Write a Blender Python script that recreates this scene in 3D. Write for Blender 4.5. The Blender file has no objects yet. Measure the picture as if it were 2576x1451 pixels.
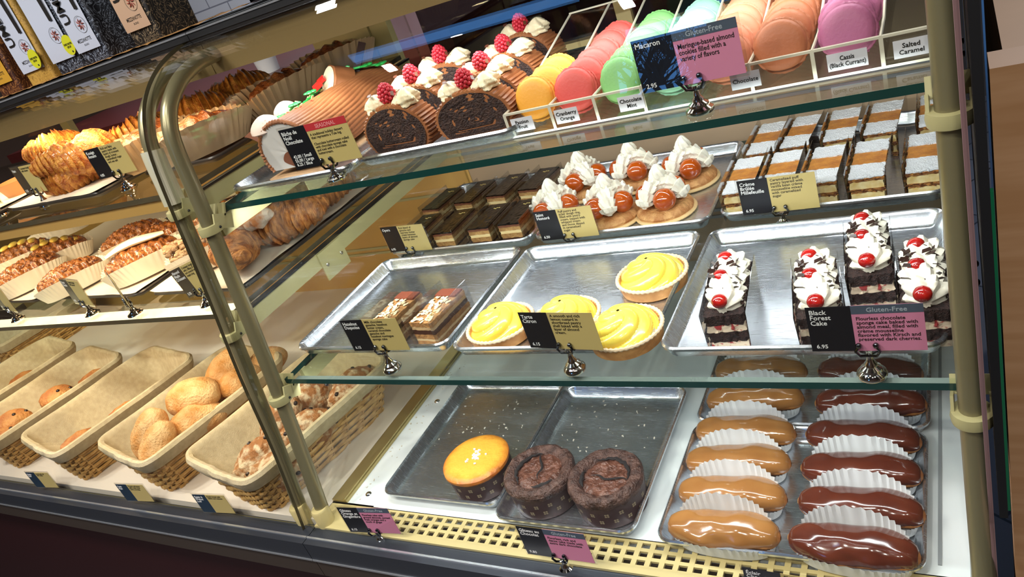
import bpy, math, random
from math import sin, cos, pi, sqrt, radians
from mathutils import Vector, Matrix, noise, Euler
random.seed(7)
S = bpy.context.scene
COL = S.collection

# ------------------------------------------------------------------ camera, world, lights, exposure
cam_d = bpy.data.cameras.new('camera')
cam = bpy.data.objects.new('camera', cam_d)
COL.objects.link(cam)
S.camera = cam
cam_d.sensor_width = 36
cam_d.lens = 36 * 1916.0 / 2576.0
cam_d.clip_start = 0.02
_mx = Vector((-3128, 211.5, 1916)).normalized()
_X = -_mx
_Y = Vector((1077, -1425.5, 1916)).normalized()
_Y = (_Y - _X * _X.dot(_Y)).normalized()
_Z = _X.cross(_Y)
right = Vector((_X.x, _Y.x, _Z.x)); down = Vector((_X.y, _Y.y, _Z.y)); fwd = Vector((_X.z, _Y.z, _Z.z))
m = Matrix((right, -down, -fwd)).transposed().to_4x4()
m.translation = Vector((0, 0, 0.81))
cam.matrix_world = m

w = bpy.data.worlds.new('dusk_sky')
S.world = w
w.use_nodes = True
nt = w.node_tree
nt.nodes.clear()
wo = nt.nodes.new('ShaderNodeOutputWorld'); bg = nt.nodes.new('ShaderNodeBackground')
bg.inputs[0].default_value = (0.12, 0.40, 1.0, 1); bg.inputs[1].default_value = 4.5
nt.links.new(bg.outputs[0], wo.inputs[0])

def area(name, loc, size, sizey, power, col, rot=(0, 0, 0)):
    l = bpy.data.lights.new(name, 'AREA'); l.shape = 'RECTANGLE'; l.size = size; l.size_y = sizey
    l.energy = power; l.color = col
    o = bpy.data.objects.new(name, l); COL.objects.link(o); o.location = loc; o.rotation_euler = rot
    return o
def spot(name, loc, target, power, col, angle=70, r=0.02, blend=.5):
    l = bpy.data.lights.new(name, 'SPOT'); l.energy = power; l.color = col; l.spot_size = radians(angle)
    l.spot_blend = blend; l.shadow_soft_size = r
    o = bpy.data.objects.new(name, l); COL.objects.link(o); o.location = loc
    o.rotation_euler = (Vector(target) - Vector(loc)).to_track_quat('-Z', 'Y').to_euler()
    return o
# lamps of the cases: strips under the light canopy, small spots over the bread section
COOL = (0.94, 0.98, 1.0); WARM = (1.0, 0.74, 0.43)
area('cake_case_strip_light', (-0.50, 0.885, 0.708), 0.92, 0.03, 2.2, COOL, (radians(14), 0, 0))
area('bread_case_strip_light', (-1.75, 0.885, 0.708), 1.3, 0.03, 3.6, WARM, (radians(14), 0, 0))
# thin strip lights added under the glass shelves to brighten what stands below
area('upper_shelf_fill_light', (-0.50, 0.752, 0.5345), 0.92, 0.010, 3.3, COOL, (radians(42), 0, 0))
area('upper_shelf_rear_fill_light', (-0.50, 1.165, 0.5335), 0.92, 0.012, 1.3, COOL, (0, 0, 0))  # added under the shelf rear to light the back row of slices
area('lower_shelf_fill_light', (-0.50, 0.694, 0.2445), 0.92, 0.010, 1.35, COOL, (radians(18), 0, 0))
area('upper_bread_shelf_fill_light', (-1.82, 0.766, 0.550), 1.36, 0.010, 3.4, WARM, (radians(30), 0, 0))
area('lower_bread_shelf_fill_light', (-1.75, 0.722, 0.3595), 1.36, 0.010, 2.9, (1.0, .80, .56), (radians(18), 0, 0))
spot('bread_case_spot_light', (-1.50, 0.95, 0.712), (-1.50, .92, .58), 1.2, (1.0, 0.70, 0.36), 120)
spot('bread_case_spot_light', (-1.29, 0.80, 0.565), (-1.36, .98, .375), 1.6, (1.0, 0.76, 0.45), 120)
# ceiling lamps of the shop, and two added to brighten the back wall
for _p in ((-2.4, 2.3), (.3, 2.8)):
    area('kitchen_fill_light', (_p[0], _p[1], 2.17), 0.12, 0.12, 26, (0.9, 0.95, 1.0))
for _p in ((-1.1, -1.0), (0.1, -1.0), (-2.3, -1.0), (-.5, -.3), (-1.85, -.2), (-1.42, -.12), (-1.62, -.38), (.75, -.7)):  # the last lamp is added to brighten the wooden cabinet
    area('shop_ceiling_light', (_p[0], _p[1], 2.17), 0.05, 0.05, 16, (1.0, 0.95, 0.88))
S.view_settings.view_transform = 'Standard'
S.view_settings.look = 'None'
S.view_settings.gamma = 1
S.view_settings.use_curve_mapping = False
S.view_settings.exposure = 0.0
S.cycles.transparent_max_bounces = 48

# ------------------------------------------------------------------ materials
MATS = {}
def srgb(c):
    if isinstance(c, str):
        c = [int(c[i:i+2], 16) / 255 for i in (0, 2, 4)]
    return tuple(((x + 0.055) / 1.055) ** 2.4 if x > 0.04045 else x / 12.92 for x in c) + (1,)
def mat(name, col, rough=.5, metal=0, col2=None, vs=20, vd=3, contrast=(.35, .65), bump=0, bs=60, coat=0, sss=0, trans=0, spec=.5, emit=0, dist=0, ior=None, stretch=None):
    if name in MATS: return MATS[name]
    M = bpy.data.materials.new(name); M.use_nodes = True
    n = M.node_tree.nodes; L = M.node_tree.links
    b = n['Principled BSDF']
    b.inputs['Base Color'].default_value = srgb(col)
    b.inputs['Roughness'].default_value = rough; b.inputs['Metallic'].default_value = metal
    b.inputs['Specular IOR Level'].default_value = spec
    b.inputs['Coat Weight'].default_value = coat; b.inputs['Coat Roughness'].default_value = .12
    if sss:
        b.inputs['Subsurface Weight'].default_value = sss; b.inputs['Subsurface Scale'].default_value = .006
        b.inputs['Subsurface Radius'].default_value = (1, .6, .4)
    if trans: b.inputs['Transmission Weight'].default_value = trans
    if emit:
        b.inputs['Emission Color'].default_value = srgb(col); b.inputs['Emission Strength'].default_value = emit
    tc = n.new('ShaderNodeTexCoord'); src = tc.outputs['Object']
    if stretch:
        mp = n.new('ShaderNodeMapping'); mp.inputs['Scale'].default_value = stretch; L.new(src, mp.inputs[0]); src = mp.outputs[0]
    if col2 is not None:
        t = n.new('ShaderNodeTexNoise'); t.inputs['Scale'].default_value = vs; t.inputs['Detail'].default_value = vd; t.inputs['Distortion'].default_value = dist
        L.new(src, t.inputs['Vector'])
        r = n.new('ShaderNodeValToRGB'); r.color_ramp.elements[0].position = contrast[0]; r.color_ramp.elements[1].position = contrast[1]
        r.color_ramp.elements[0].color = srgb(col); r.color_ramp.elements[1].color = srgb(col2)
        L.new(t.outputs['Fac'], r.inputs[0]); L.new(r.outputs[0], b.inputs['Base Color'])
    if bump:
        t = n.new('ShaderNodeTexNoise'); t.inputs['Scale'].default_value = bs; t.inputs['Detail'].default_value = 4
        L.new(src, t.inputs['Vector'])
        bp = n.new('ShaderNodeBump'); bp.inputs['Strength'].default_value = bump; bp.inputs['Distance'].default_value = .004
        L.new(t.outputs['Fac'], bp.inputs['Height']); L.new(bp.outputs[0], b.inputs['Normal'])
    MATS[name] = M
    return M
def glass(name, tint=(1, 1, 1), fac=.06, rough=0.0, ior=1.45, mult=1.0):
    """thin clear pane: straight transmission with a Fresnel reflection"""
    if name in MATS: return MATS[name]
    M = bpy.data.materials.new(name); M.use_nodes = True
    n = M.node_tree.nodes; L = M.node_tree.links; n.clear()
    o = n.new('ShaderNodeOutputMaterial'); mx = n.new('ShaderNodeMixShader'); tr = n.new('ShaderNodeBsdfTransparent'); gl = n.new('ShaderNodeBsdfGlossy')
    tr.inputs[0].default_value = (*tint, 1); gl.inputs['Roughness'].default_value = rough
    lw = n.new('ShaderNodeLayerWeight'); lw.inputs[0].default_value = .5
    pw = n.new('ShaderNodeMath'); pw.operation = 'POWER'; pw.inputs[1].default_value = 5
    mm = n.new('ShaderNodeMath'); mm.operation = 'MULTIPLY_ADD'; mm.inputs[1].default_value = .9 * mult; mm.inputs[2].default_value = .04 * mult; mm.use_clamp = True
    L.new(lw.outputs['Facing'], pw.inputs[0]); L.new(pw.outputs[0], mm.inputs[0])
    L.new(mm.outputs[0], mx.inputs[0]); L.new(tr.outputs[0], mx.inputs[1]); L.new(gl.outputs[0], mx.inputs[2]); L.new(mx.outputs[0], o.inputs[0])
    MATS[name] = M
    return M
def steel(name, col, rough, scratch=.0):
    M = mat(name, col, rough, .95)
    n = M.node_tree.nodes; L = M.node_tree.links; b = n['Principled BSDF']
    tc = n.new('ShaderNodeTexCoord')
    hs = []
    for ang, sc in ((.5, 1), (-.4, 1.3), (1.9, .8)):
        mp = n.new('ShaderNodeMapping'); mp.inputs['Rotation'].default_value = (0, 0, ang); mp.inputs['Scale'].default_value = (26 * sc, 900 * sc, 60)
        L.new(tc.outputs['Object'], mp.inputs[0])
        t = n.new('ShaderNodeTexNoise'); t.inputs['Scale'].default_value = 1; t.inputs['Detail'].default_value = 2; L.new(mp.outputs[0], t.inputs['Vector'])
        r = n.new('ShaderNodeValToRGB'); r.color_ramp.elements[0].position = .66; r.color_ramp.elements[1].position = .80; L.new(t.outputs['Fac'], r.inputs[0]); hs.append(r)
    a = n.new('ShaderNodeMixRGB'); a.blend_type = 'ADD'; a.inputs[0].default_value = 1; L.new(hs[0].outputs[0], a.inputs[1]); L.new(hs[1].outputs[0], a.inputs[2])
    a2 = n.new('ShaderNodeMixRGB'); a2.blend_type = 'ADD'; a2.inputs[0].default_value = 1; L.new(a.outputs[0], a2.inputs[1]); L.new(hs[2].outputs[0], a2.inputs[2])
    mr = n.new('ShaderNodeMapRange'); mr.inputs[3].default_value = rough; mr.inputs[4].default_value = rough + scratch * 2.6; L.new(a2.outputs[0], mr.inputs[0]); L.new(mr.outputs[0], b.inputs['Roughness'])
    bp = n.new('ShaderNodeBump'); bp.inputs['Strength'].default_value = scratch; bp.inputs['Distance'].default_value = .0006; L.new(a2.outputs[0], bp.inputs['Height']); L.new(bp.outputs[0], b.inputs['Normal'])
    return M

GL = glass('clear_glass', (.99, 1, .99), mult=1.0)
GLS = glass('shelf_glass', (.93, .97, .95), mult=1.0)
ACR = glass('clear_acrylic', (.96, .95, .93), mult=1.6)
FILM = glass('clear_film', (.88, .88, .88), rough=.08, mult=3.0)
GEDGE = mat('glass_edge', '0c3a36', .15, coat=.5)
GEDGE_P = glass('pale_glass_edge', (.78, .80, .74), mult=3)
GEDGE_L = mat('smoky_glass_edge', '4a4434', .15, coat=.5)
ALU = steel('aluminium_pan', 'd0d5dc', .25, .10)
CHROME = mat('chrome', 'e6e2dc', .06, 1.0)
GOLD = mat('gold_anodised', 'b9a873', .32, .75, bump=.03, bs=200)
GOLDP = mat('cream_gold_paint', 'c2b07a', .42)
CREAMP = mat('cream_paint', 'b2a97a', .45)
POSTM = mat('champagne_tube', '8a8162', .30, .5)
WHITE = mat('white_laminate', 'dfe3e4', .35, col2='d2d8d8', vs=8)
DECKL = mat('cream_laminate', 'e9dccb', .4)
BLACKM = mat('black_rubber', '0b0b0d', .5)
SLATE = mat('slate_anodised_rail', '3c4048', .38, .5)
BRONZE = mat('bronze_trim', '4b4038', .45, .4)
STRIP = mat('highlight_trim', 'cfd3d8', .25, .8)  # bright metal used for the highlight lines on rail and nose
MAROON = mat('maroon_laminate', '2c0407', .45)
OCHRE = mat('ochre_panel', 'cfa45c', .45)
BEIGE = mat('beige_panel', 'a88f74', .5)
PAPER = mat('white_paper', 'eef0f0', .6, sss=.0)
PARCH = mat('parchment_paper', 'ddd0bb', .55, bump=.1, bs=30)
BROWNP = mat('brown_paper', '9a7a60', .6)
CAFE = mat('coffee_glaze', 'a3713e', .16, coat=.6, col2='946232', vs=25)
CHOCG = mat('chocolate_glaze', '5f2c1c', .14, coat=.6, col2='522316', vs=25)
CHOUX = mat('choux_crust', 'b5793c', .6, col2='8a4f24', vs=60, bump=.5, bs=120)
CHOCT = mat('chocolate_shard', '2c1812', .35)
MILKC = mat('milk_chocolate', '6b3f2c', .4)
CREAM = mat('whipped_cream', 'e6e1d0', .5, sss=.05)
BCREAM = mat('ivory_buttercream', 'eedfbb', .4, sss=.1)
LEMON = mat('lemon_cream', 'e8d255', .25, coat=.4, sss=.05, col2='e2c846', vs=30)
SHORT = mat('shortbread_crust', 'cf9a5c', .65, col2='b27a42', vs=50, bump=.4, bs=150)
SHORTR = mat('sugared_rim', 'e2c8a4', .7, bump=.4, bs=150)
SPONGE = mat('dark_sponge', '1c0e0e', .7, col2='3c2420', vs=260, bump=1, bs=600)
CARAM = mat('caramel_glaze', 'c0560e', .08, coat=1, col2='a8440a', vs=25)
PUFF = mat('puff_pastry', 'd8a468', .6, col2='a96a34', vs=70, vd=5, bump=1, bs=160)
PUFFE = mat('puff_edge', 'e0bd84', .65, bump=.4, bs=150)
SUGAR = mat('powdered_sugar', 'f4f6f8', .8, col2='d8d4cc', vs=260, contrast=(.62,.72), bump=1, bs=500)
CUSTARD = mat('custard_layer', 'e2d09c', .5, col2='cfae68', vs=80, bump=.3)
FLAKE = mat('flaky_layer', 'c08440', .6, col2='6a3614', vs=110, contrast=(.42,.58), bump=1, bs=260, stretch=(1, 1, 4))
CARTOP = mat('caramelised_top', 'cc8838', .45, col2='a9662a', vs=60, bump=.5, bs=160)
BUTTC = mat('chocolate_buttercream', 'a5693f', .5, col2='8c5532', vs=20, bump=.2, bs=100)
CHERRY = mat('glazed_cherry', 'b01c14', .12, coat=.8, col2='8a1010', vs=60)
RASP = mat('raspberry_red', 'c8283a', .4, coat=.2, sss=.2)
GREENI = mat('green_icing', '2fae4e', .35, coat=.2)
MERI = mat('speckled_meringue', 'f0d8c8', .55, col2='d88878', vs=130, contrast=(.60, .72))
REDS = mat('red_candy', 'd83028', .3, coat=.3)
YELS = mat('pale_candy', 'efe2a0', .35)
CAKEO = mat('orange_cake_top', 'e8a82e', .45, col2='c97a1c', vs=28, bump=.4, bs=120)
CAKEC = mat('cracked_chocolate_crust', '5e4238', .45, col2='341d16', vs=90, vd=5, bump=1, bs=300)
CAKECI = mat('glossy_sunken_centre', '6c4638', .22, col2='4a2a1e', vs=80, vd=5, bump=1, bs=200)
BANDP = mat('brown_baking_paper', '3c2624', .5)
BANDF = mat('printed_flower', '8a7a60', .5)
PEARL = mat('pearl_sugar', 'ffffff', .5)
WICK = mat('wicker', 'd6ac68', .55, col2='b08444', vs=60)
LINEN = mat('linen_liner', 'c6b590', .85, col2='b8a682', vs=90, bump=.3, bs=500)
ROLLM = mat('roll_crust', 'bf8038', .65, col2='dcb27a', vs=32, vd=5, bump=.9, bs=260)
ROLLD = mat('raisin_roll_crust', 'a8602c', .6, col2='cf9352', vs=26, bump=1, bs=160)
RUST = mat('floured_rustic_crust', '96602e', .75, col2='cdb692', vs=60, vd=5, contrast=(.46, .62), bump=1, bs=180)
RAISIN = mat('dark_raisin', '241410', .3)
GOLDCR = mat('golden_laminated_crust', 'e2a044', .35, col2='a8561a', vs=90, vd=5, bump=1, bs=300, coat=.2)
DARKCR = mat('glazed_danish_crust', 'b56e30', .2, col2='5e2a10', vs=170, vd=4, bump=1, bs=260, coat=.7)
SUGCR = mat('sugar_dusted_crust', 'b07040', .6, col2='b9a898', vs=30, contrast=(.5, .62), bump=.7, bs=100)
BROWNCR = mat('brown_croissant_crust', 'be7c3c', .5, col2='6e3814', vs=60, vd=5, bump=1, bs=240, stretch=(3, 1, 1))
NUTM = mat('walnut_topping', '9a8060', .6, col2='6e5238', vs=90, bump=.8, bs=150)
ICING = mat('white_icing', 'f0e8cc', .3, coat=.3)
ALM = mat('almond_flake', 'e6cfa4', .6)
DARKP = mat('card_black', '121318', .35)
KRAFT = mat('card_khaki', 'b5a165', .5)
PINKP = mat('card_pink', 'c47a96', .5)
GREYP = mat('card_blue_grey', '46505e', .5)
REDP = mat('card_red', 'b02a30', .5)
INKW = mat('ink_white', 'e2e2e0', .5)
INKB = mat('ink_black', '17130f', .5)
INKG = mat('ink_light_grey', '9aa2aa', .5)

# ------------------------------------------------------------------ mesh helpers
def tag(o, label=None, cat=None, group=None, kind=None):
    if label: o['label'] = label
    if cat: o['category'] = cat
    if group: o['group'] = group
    if kind: o['kind'] = kind
    return o
def empty(name, loc=(0, 0, 0), rz=0, label=None, cat=None, group=None):
    o = bpy.data.objects.new(name, None); COL.objects.link(o); o.location = loc; o.rotation_euler = (0, 0, rz); o.empty_display_size = .02
    return tag(o, label, cat, group)
KIDS = {}
def link_child(o, parent):
    if parent is not None:
        o.parent = parent
        KIDS.setdefault(parent.name, []).append(o)
def copy_tree(o, parent=None):
    c = o.copy(); COL.objects.link(c)
    if parent is not None:
        link_child(c, parent)
    for ch in KIDS.get(o.name, []): copy_tree(ch, c)
    return c
def place(o, loc, rz=0, label=None, group=None, sc=None, rot=None):
    o.location = loc; o.rotation_euler = rot if rot else (0, 0, rz)
    if sc: o.scale = (sc, sc, sc) if not isinstance(sc, tuple) else sc
    if label: o['label'] = label
    if group: o['group'] = group
    return o
def fn(p, s, a=1): return noise.noise(Vector(p) * s) * a

class MB:
    def __init__(s): s.v = []; s.f = []; s.m = []
    def add(s, vs, fs, mi=0, M=None):
        k = len(s.v)
        for p in vs:
            p = Vector(p)
            s.v.append(tuple(M @ p) if M is not None else tuple(p))
        for f in fs:
            s.f.append(tuple(i + k for i in f)); s.m.append(mi)
    def box(s, c, d, rot=None, mi=0, M=None):
        hx, hy, hz = d[0] / 2, d[1] / 2, d[2] / 2
        vs = [Vector((x * hx, y * hy, z * hz)) for z in (-1, 1) for y in (-1, 1) for x in (-1, 1)]
        if rot: R = Euler(rot).to_matrix(); vs = [R @ v for v in vs]
        vs = [v + Vector(c) for v in vs]
        s.add(vs, [(0, 2, 3, 1), (4, 5, 7, 6), (0, 1, 5, 4), (2, 6, 7, 3), (0, 4, 6, 2), (1, 3, 7, 5)], mi, M)
        return s
    def span(s, a, b, mi=0):
        return s.box([(a[i] + b[i]) / 2 for i in range(3)], [abs(b[i] - a[i]) for i in range(3)], mi=mi)
    def grid(s, f, nu, nv, cu=False, cv=False, mi=0, M=None, flip=False):
        vs = [f(i / (nu if cu else nu - 1), j / (nv if cv else nv - 1)) for j in range(nv) for i in range(nu)]
        fs = []
        for j in range(nv if cv else nv - 1):
            for i in range(nu if cu else nu - 1):
                a = j * nu + i; b = j * nu + (i + 1) % nu; c = ((j + 1) % nv) * nu + (i + 1) % nu; d = ((j + 1) % nv) * nu + i
                fs.append((a, d, c, b) if flip else (a, b, c, d))
        s.add(vs, fs, mi, M)
        return s
    def rings(s, rs, closed=True, cap0=True, cap1=True, mi=0, M=None):
        n = len(rs[0]); vs = [p for r in rs for p in r]; fs = []
        for j in range(len(rs) - 1):
            for i in range(n if closed else n - 1):
                a = j * n + i; b = j * n + (i + 1) % n
                fs.append((a, b, b + n, a + n))
        if cap0: fs.append(tuple(range(n - 1, -1, -1)))
        if cap1: k = (len(rs) - 1) * n; fs.append(tuple(range(k, k + n)))
        s.add(vs, fs, mi, M)
        return s
    def lathe(s, prof, n=24, c=(0, 0, 0), mod=None, mi=0, M=None, cap0=True, cap1=True, sx=1, sy=1):
        rs = []
        for k, (r, z) in enumerate(prof):
            ring = []
            for i in range(n):
                t = 2 * pi * i / n
                rr_, zz = (r, z) if mod is None else mod(r, z, t, k)
                ring.append((c[0] + rr_ * cos(t) * sx, c[1] + rr_ * sin(t) * sy, c[2] + zz))
            rs.append(ring)
        return s.rings(rs, True, cap0, cap1, mi, M)
    def tube(s, path, r, n=8, star=0, amp=0, twist=0, mi=0, M=None, flat=1, pulse=None):
        path = [Vector(p) for p in path]; N = len(path)
        rad = r if callable(r) else (lambda t: r)
        T = [(path[min(i + 1, N - 1)] - path[max(i - 1, 0)]).normalized() for i in range(N)]
        up = Vector((0, 0, 1)) if abs(T[0].z) < .9 else Vector((1, 0, 0))
        a = T[0].cross(up).normalized(); rs = []
        for i in range(N):
            a = (a - T[i] * a.dot(T[i])).normalized(); b = T[i].cross(a)
            t = i / (N - 1); R = rad(t); ring = []
            for k in range(n):
                th = 2 * pi * k / n
                q = R * (1 + amp * cos(star * th + twist * t)) if star else R
                ring.append(path[i] + a * cos(th) * q + b * sin(th) * q * flat)
            rs.append(ring)
        return s.rings(rs, True, True, True, mi, M)
    def ball(s, c, r, nu=14, nv=9, amp=0, ns=40, mi=0, f=None, M=None):
        r = (r, r, r) if not isinstance(r, (tuple, list)) else r
        rs = []
        for j in range(1, nv):
            ph = pi * j / nv; ring = []
            for i in range(nu):
                t = 2 * pi * i / nu
                d = Vector((sin(ph) * cos(t), sin(ph) * sin(t), -cos(ph)))
                k = 1 + (fn(d + Vector(c) * 3, ns) * amp if amp else 0)
                if f: k *= f(d)
                ring.append((c[0] + d.x * r[0] * k, c[1] + d.y * r[1] * k, c[2] + d.z * r[2] * k))
            rs.append(ring)
        return s.rings(rs, True, True, True, mi, M)
    def rbox(s, c, d, n=(8, 16, 3), amp=.0008, ns=120, mi=0, jag=0):
        """subdivided box with uneven faces"""
        hx, hy, hz = d[0] / 2, d[1] / 2, d[2] / 2
        def P(x, y, z):
            q = Vector((c[0] + x * hx, c[1] + y * hy, c[2] + z * hz))
            o = Vector((fn(q, ns), fn(q + Vector((9, 3, 1)), ns), fn(q + Vector((2, 7, 5)), ns))) * amp
            if jag: o += Vector((x, y, 0)) * fn(q * 1.0 + Vector((0, 0, 40)), ns * 2.5) * jag
            return q + o
        def L(k): return [-1 + 2 * i / k for i in range(k + 1)]
        for z in (-1, 1): s.grid(lambda u, v: P(-1 + 2 * u, -1 + 2 * v, z), n[0] + 1, n[1] + 1, mi=mi, flip=z < 0)
        for y in (-1, 1): s.grid(lambda u, v: P(-1 + 2 * u, y, -1 + 2 * v), n[0] + 1, n[2] + 1, mi=mi, flip=y > 0)
        for x in (-1, 1): s.grid(lambda u, v: P(x, -1 + 2 * u, -1 + 2 * v), n[1] + 1, n[2] + 1, mi=mi, flip=x < 0)
        return s
    def build(s, name, mats, parent=None, smooth=True, merge=False):
        me = bpy.data.meshes.new(name)
        me.from_pydata(s.v, [], s.f)
        mats = mats if isinstance(mats, (list, tuple)) else [mats]
        for x in mats: me.materials.append(x)
        if len(mats) > 1: me.polygons.foreach_set('material_index', s.m)
        if smooth:
            me.polygons.foreach_set('use_smooth', [True] * len(me.polygons))
            try: me.set_sharp_from_angle(angle=radians(38))
            except Exception: pass
        me.update()
        o = bpy.data.objects.new(name, me); COL.objects.link(o); link_child(o, parent)
        return o

def rr(hx, hy, r, k=6, m=1):
    """rounded rectangle outline, k points per corner, m extra per side"""
    P = []
    cs = [((hx - r), (hy - r), 0), (-(hx - r), (hy - r), 90), (-(hx - r), -(hy - r), 180), ((hx - r), -(hy - r), 270)]
    for ci in range(4):
        cx, cy, a0 = cs[ci]
        for i in range(k):
            a = radians(a0 + 90 * i / (k - 1)); P.append((cx + r * cos(a), cy + r * sin(a)))
        nx = cs[(ci + 1) % 4]; a = radians(nx[2]); e = (nx[0] + r * cos(a), nx[1] + r * sin(a)); st = P[-1]
        for j in range(1, m): P.append((st[0] + (e[0] - st[0]) * j / m, st[1] + (e[1] - st[1]) * j / m))
    return P

TEXTQ = []
def text(body, parent, mtl, x, z, size, y=-.0012, maxw=None, rot=None, name='lettering', spacing=1.0, align='LEFT', M=None):
    c = bpy.data.curves.new(name, 'FONT'); c.body = body; c.size = size; c.align_x = align; c.align_y = 'TOP'; c.space_line = spacing; c.resolution_u = 2
    c.extrude = 0.00008; c.offset = size * .012
    o = bpy.data.objects.new(name + '_src', c); COL.objects.link(o)
    TEXTQ.append((o, parent, mtl, x, z, y, maxw, name, M, align))
def flush_text():
    bpy.context.view_layer.update()
    dg = bpy.context.evaluated_depsgraph_get()
    for o, parent, mtl, x, z, y, maxw, name, M, align in TEXTQ:
        me = bpy.data.meshes.new_from_object(o.evaluated_get(dg))
        me.name = name; me.materials.clear(); me.materials.append(mtl)
        xs = [v.co.x for v in me.vertices]
        k = 1
        if xs and maxw and max(xs) - min(xs) > maxw: k = maxw / (max(xs) - min(xs))
        for v in me.vertices:
            q = Vector((v.co.x * k + x, y - v.co.z, v.co.y + z))
            v.co = M @ q if M is not None else q
        n = bpy.data.objects.new(name, me); COL.objects.link(n); link_child(n, parent)
        cu = o.data; bpy.data.objects.remove(o); bpy.data.curves.remove(cu)
    TEXTQ.clear()
ORD = ['first', 'second', 'third', 'fourth', 'fifth', 'sixth', 'seventh', 'eighth', 'ninth']
# ------------------------------------------------------------------ the room
def struct(name, mb, mtl, smooth=False):
    return tag(mb.build(name, mtl, None, smooth), kind='structure')
FZ = -0.95
TILE = mat('grey_floor_tile', '55565a', .35, col2='6a6a6e', vs=3)
def tiled(name, c1, c2, sx, sy, mortar, rough=.4, axis='z', rot=0):
    M = mat(name, c1, rough); n = M.node_tree.nodes; L = M.node_tree.links; b = n['Principled BSDF']
    tc = n.new('ShaderNodeTexCoord'); mp = n.new('ShaderNodeMapping'); br = n.new('ShaderNodeTexBrick')
    mp.inputs['Rotation'].default_value = (pi / 2, 0, 0) if axis == 'y' else (0, 0, rot)
    br.inputs['Color1'].default_value = srgb(c1); br.inputs['Color2'].default_value = srgb(c2); br.inputs['Mortar'].default_value = srgb(mortar)
    br.inputs['Scale'].default_value = 1; br.inputs['Brick Width'].default_value = sx; br.inputs['Row Height'].default_value = sy; br.inputs['Mortar Size'].default_value = .004
    L.new(tc.outputs['Object'], mp.inputs[0]); L.new(mp.outputs[0], br.inputs['Vector']); L.new(br.outputs[0], b.inputs['Base Color'])
    return M
FLOORT = tiled('slate_floor', '4e4e52', '5a595c', .45, .45, '242426', .35, rot=.6)
SUBWAY = tiled('white_subway', 'c9ccd6', 'd2d4dc', .30, .10, '8a8c98', .3, axis='y')
struct('floor', MB().span((-5, -3, FZ - .05), (3, 5, FZ)), FLOORT)
struct('ceiling', MB().span((-5, -3, 2.2), (3, -.42, 2.25)).span((-5, -.10, 2.2), (3, 5, 2.25)).span((-5, -.42, 2.2), (-2.25, -.10, 2.25)).span((-1.1, -.42, 2.2), (3, -.10, 2.25)), mat('dark_ceiling', '2a2624', .8))
struct('wall_back', MB().span((-5, 3.3, .42), (-.9, 3.4, 2.2)), SUBWAY)
struct('trim_1', MB().span((-5, 3.26, FZ), (-.9, 3.4, .42)), MAROON)
struct('wall_kitchen', MB().span((-.9, 4.6, FZ), (3, 4.7, 2.2)), mat('dark_tile_wall', '3a3836', .5, col2='4a4644', vs=5))
struct('wall_left', MB().span((-5, -3, FZ), (-4.9, 5, 2.2)), mat('brown_wall', '4a3428', .7))
struct('wall_right', MB().span((2.9, -3, FZ), (3, 5, 2.2)), mat('brown_wall', '4a3428', .7))
# street wall with a tall window
wf = MB(); wf.span((-5, -3.1, FZ), (3, -3, .75)); wf.span((-5, -3.1, 2.15), (3, -3, 2.2)); wf.span((-5, -3.1, .75), (-1.85, -3, 2.15)); wf.span((-1.22, -3.1, .75), (3, -3, 2.15))
struct('wall_street', wf, mat('brown_wall', '4a3428', .7))
wn = MB()
for x in (-1.85, -1.27): wn.span((x, -3.08, .75), (x + .05, -3.02, 2.15))
wn.span((-1.85, -3.08, .75), (-1.22, -3.02, .80)); wn.span((-1.85, -3.08, 1.72), (-1.22, -3.02, 1.75))
skl = MB(); [skl.span((x, -.43, 2.2), (x + .03, -.09, 2.27)) for x in (-2.26, -1.12)]; struct('window_2', skl, BLACKM)
struct('window_1', wn, BLACKM)

# ------------------------------------------------------------------ display cases
PROF = [(.608, -.02), (.612, 0), (.639, .132), (.660, .248), (.686, .406), (.698, .486), (.706, .544), (.714, .605), (.7195, .649), (.729, .682), (.749, .710), (.785, .733), (.826, .744), (.868, .746)]
GP = [(.588, -.006), (.616, .142), (.637, .295), (.662, .432), (.682, .555), (.700, .65), (.720, .699), (.746, .732), (.783, .757), (.826, .772), (.862, .776)]
def smooth_prof(P, n=4):
    out = []
    for i in range(len(P) - 1):
        p0 = Vector(P[max(i - 1, 0)]); p1 = Vector(P[i]); p2 = Vector(P[i + 1]); p3 = Vector(P[min(i + 2, len(P) - 1)])
        for k in range(n):
            t = k / n
            out.append(.5 * ((2 * p1) + (-p0 + p2) * t + (2 * p0 - 5 * p1 + 4 * p2 - p3) * t * t + (-p0 + 3 * p1 - 3 * p2 + p3) * t ** 3))
    out.append(Vector(P[-1]))
    return out
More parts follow.
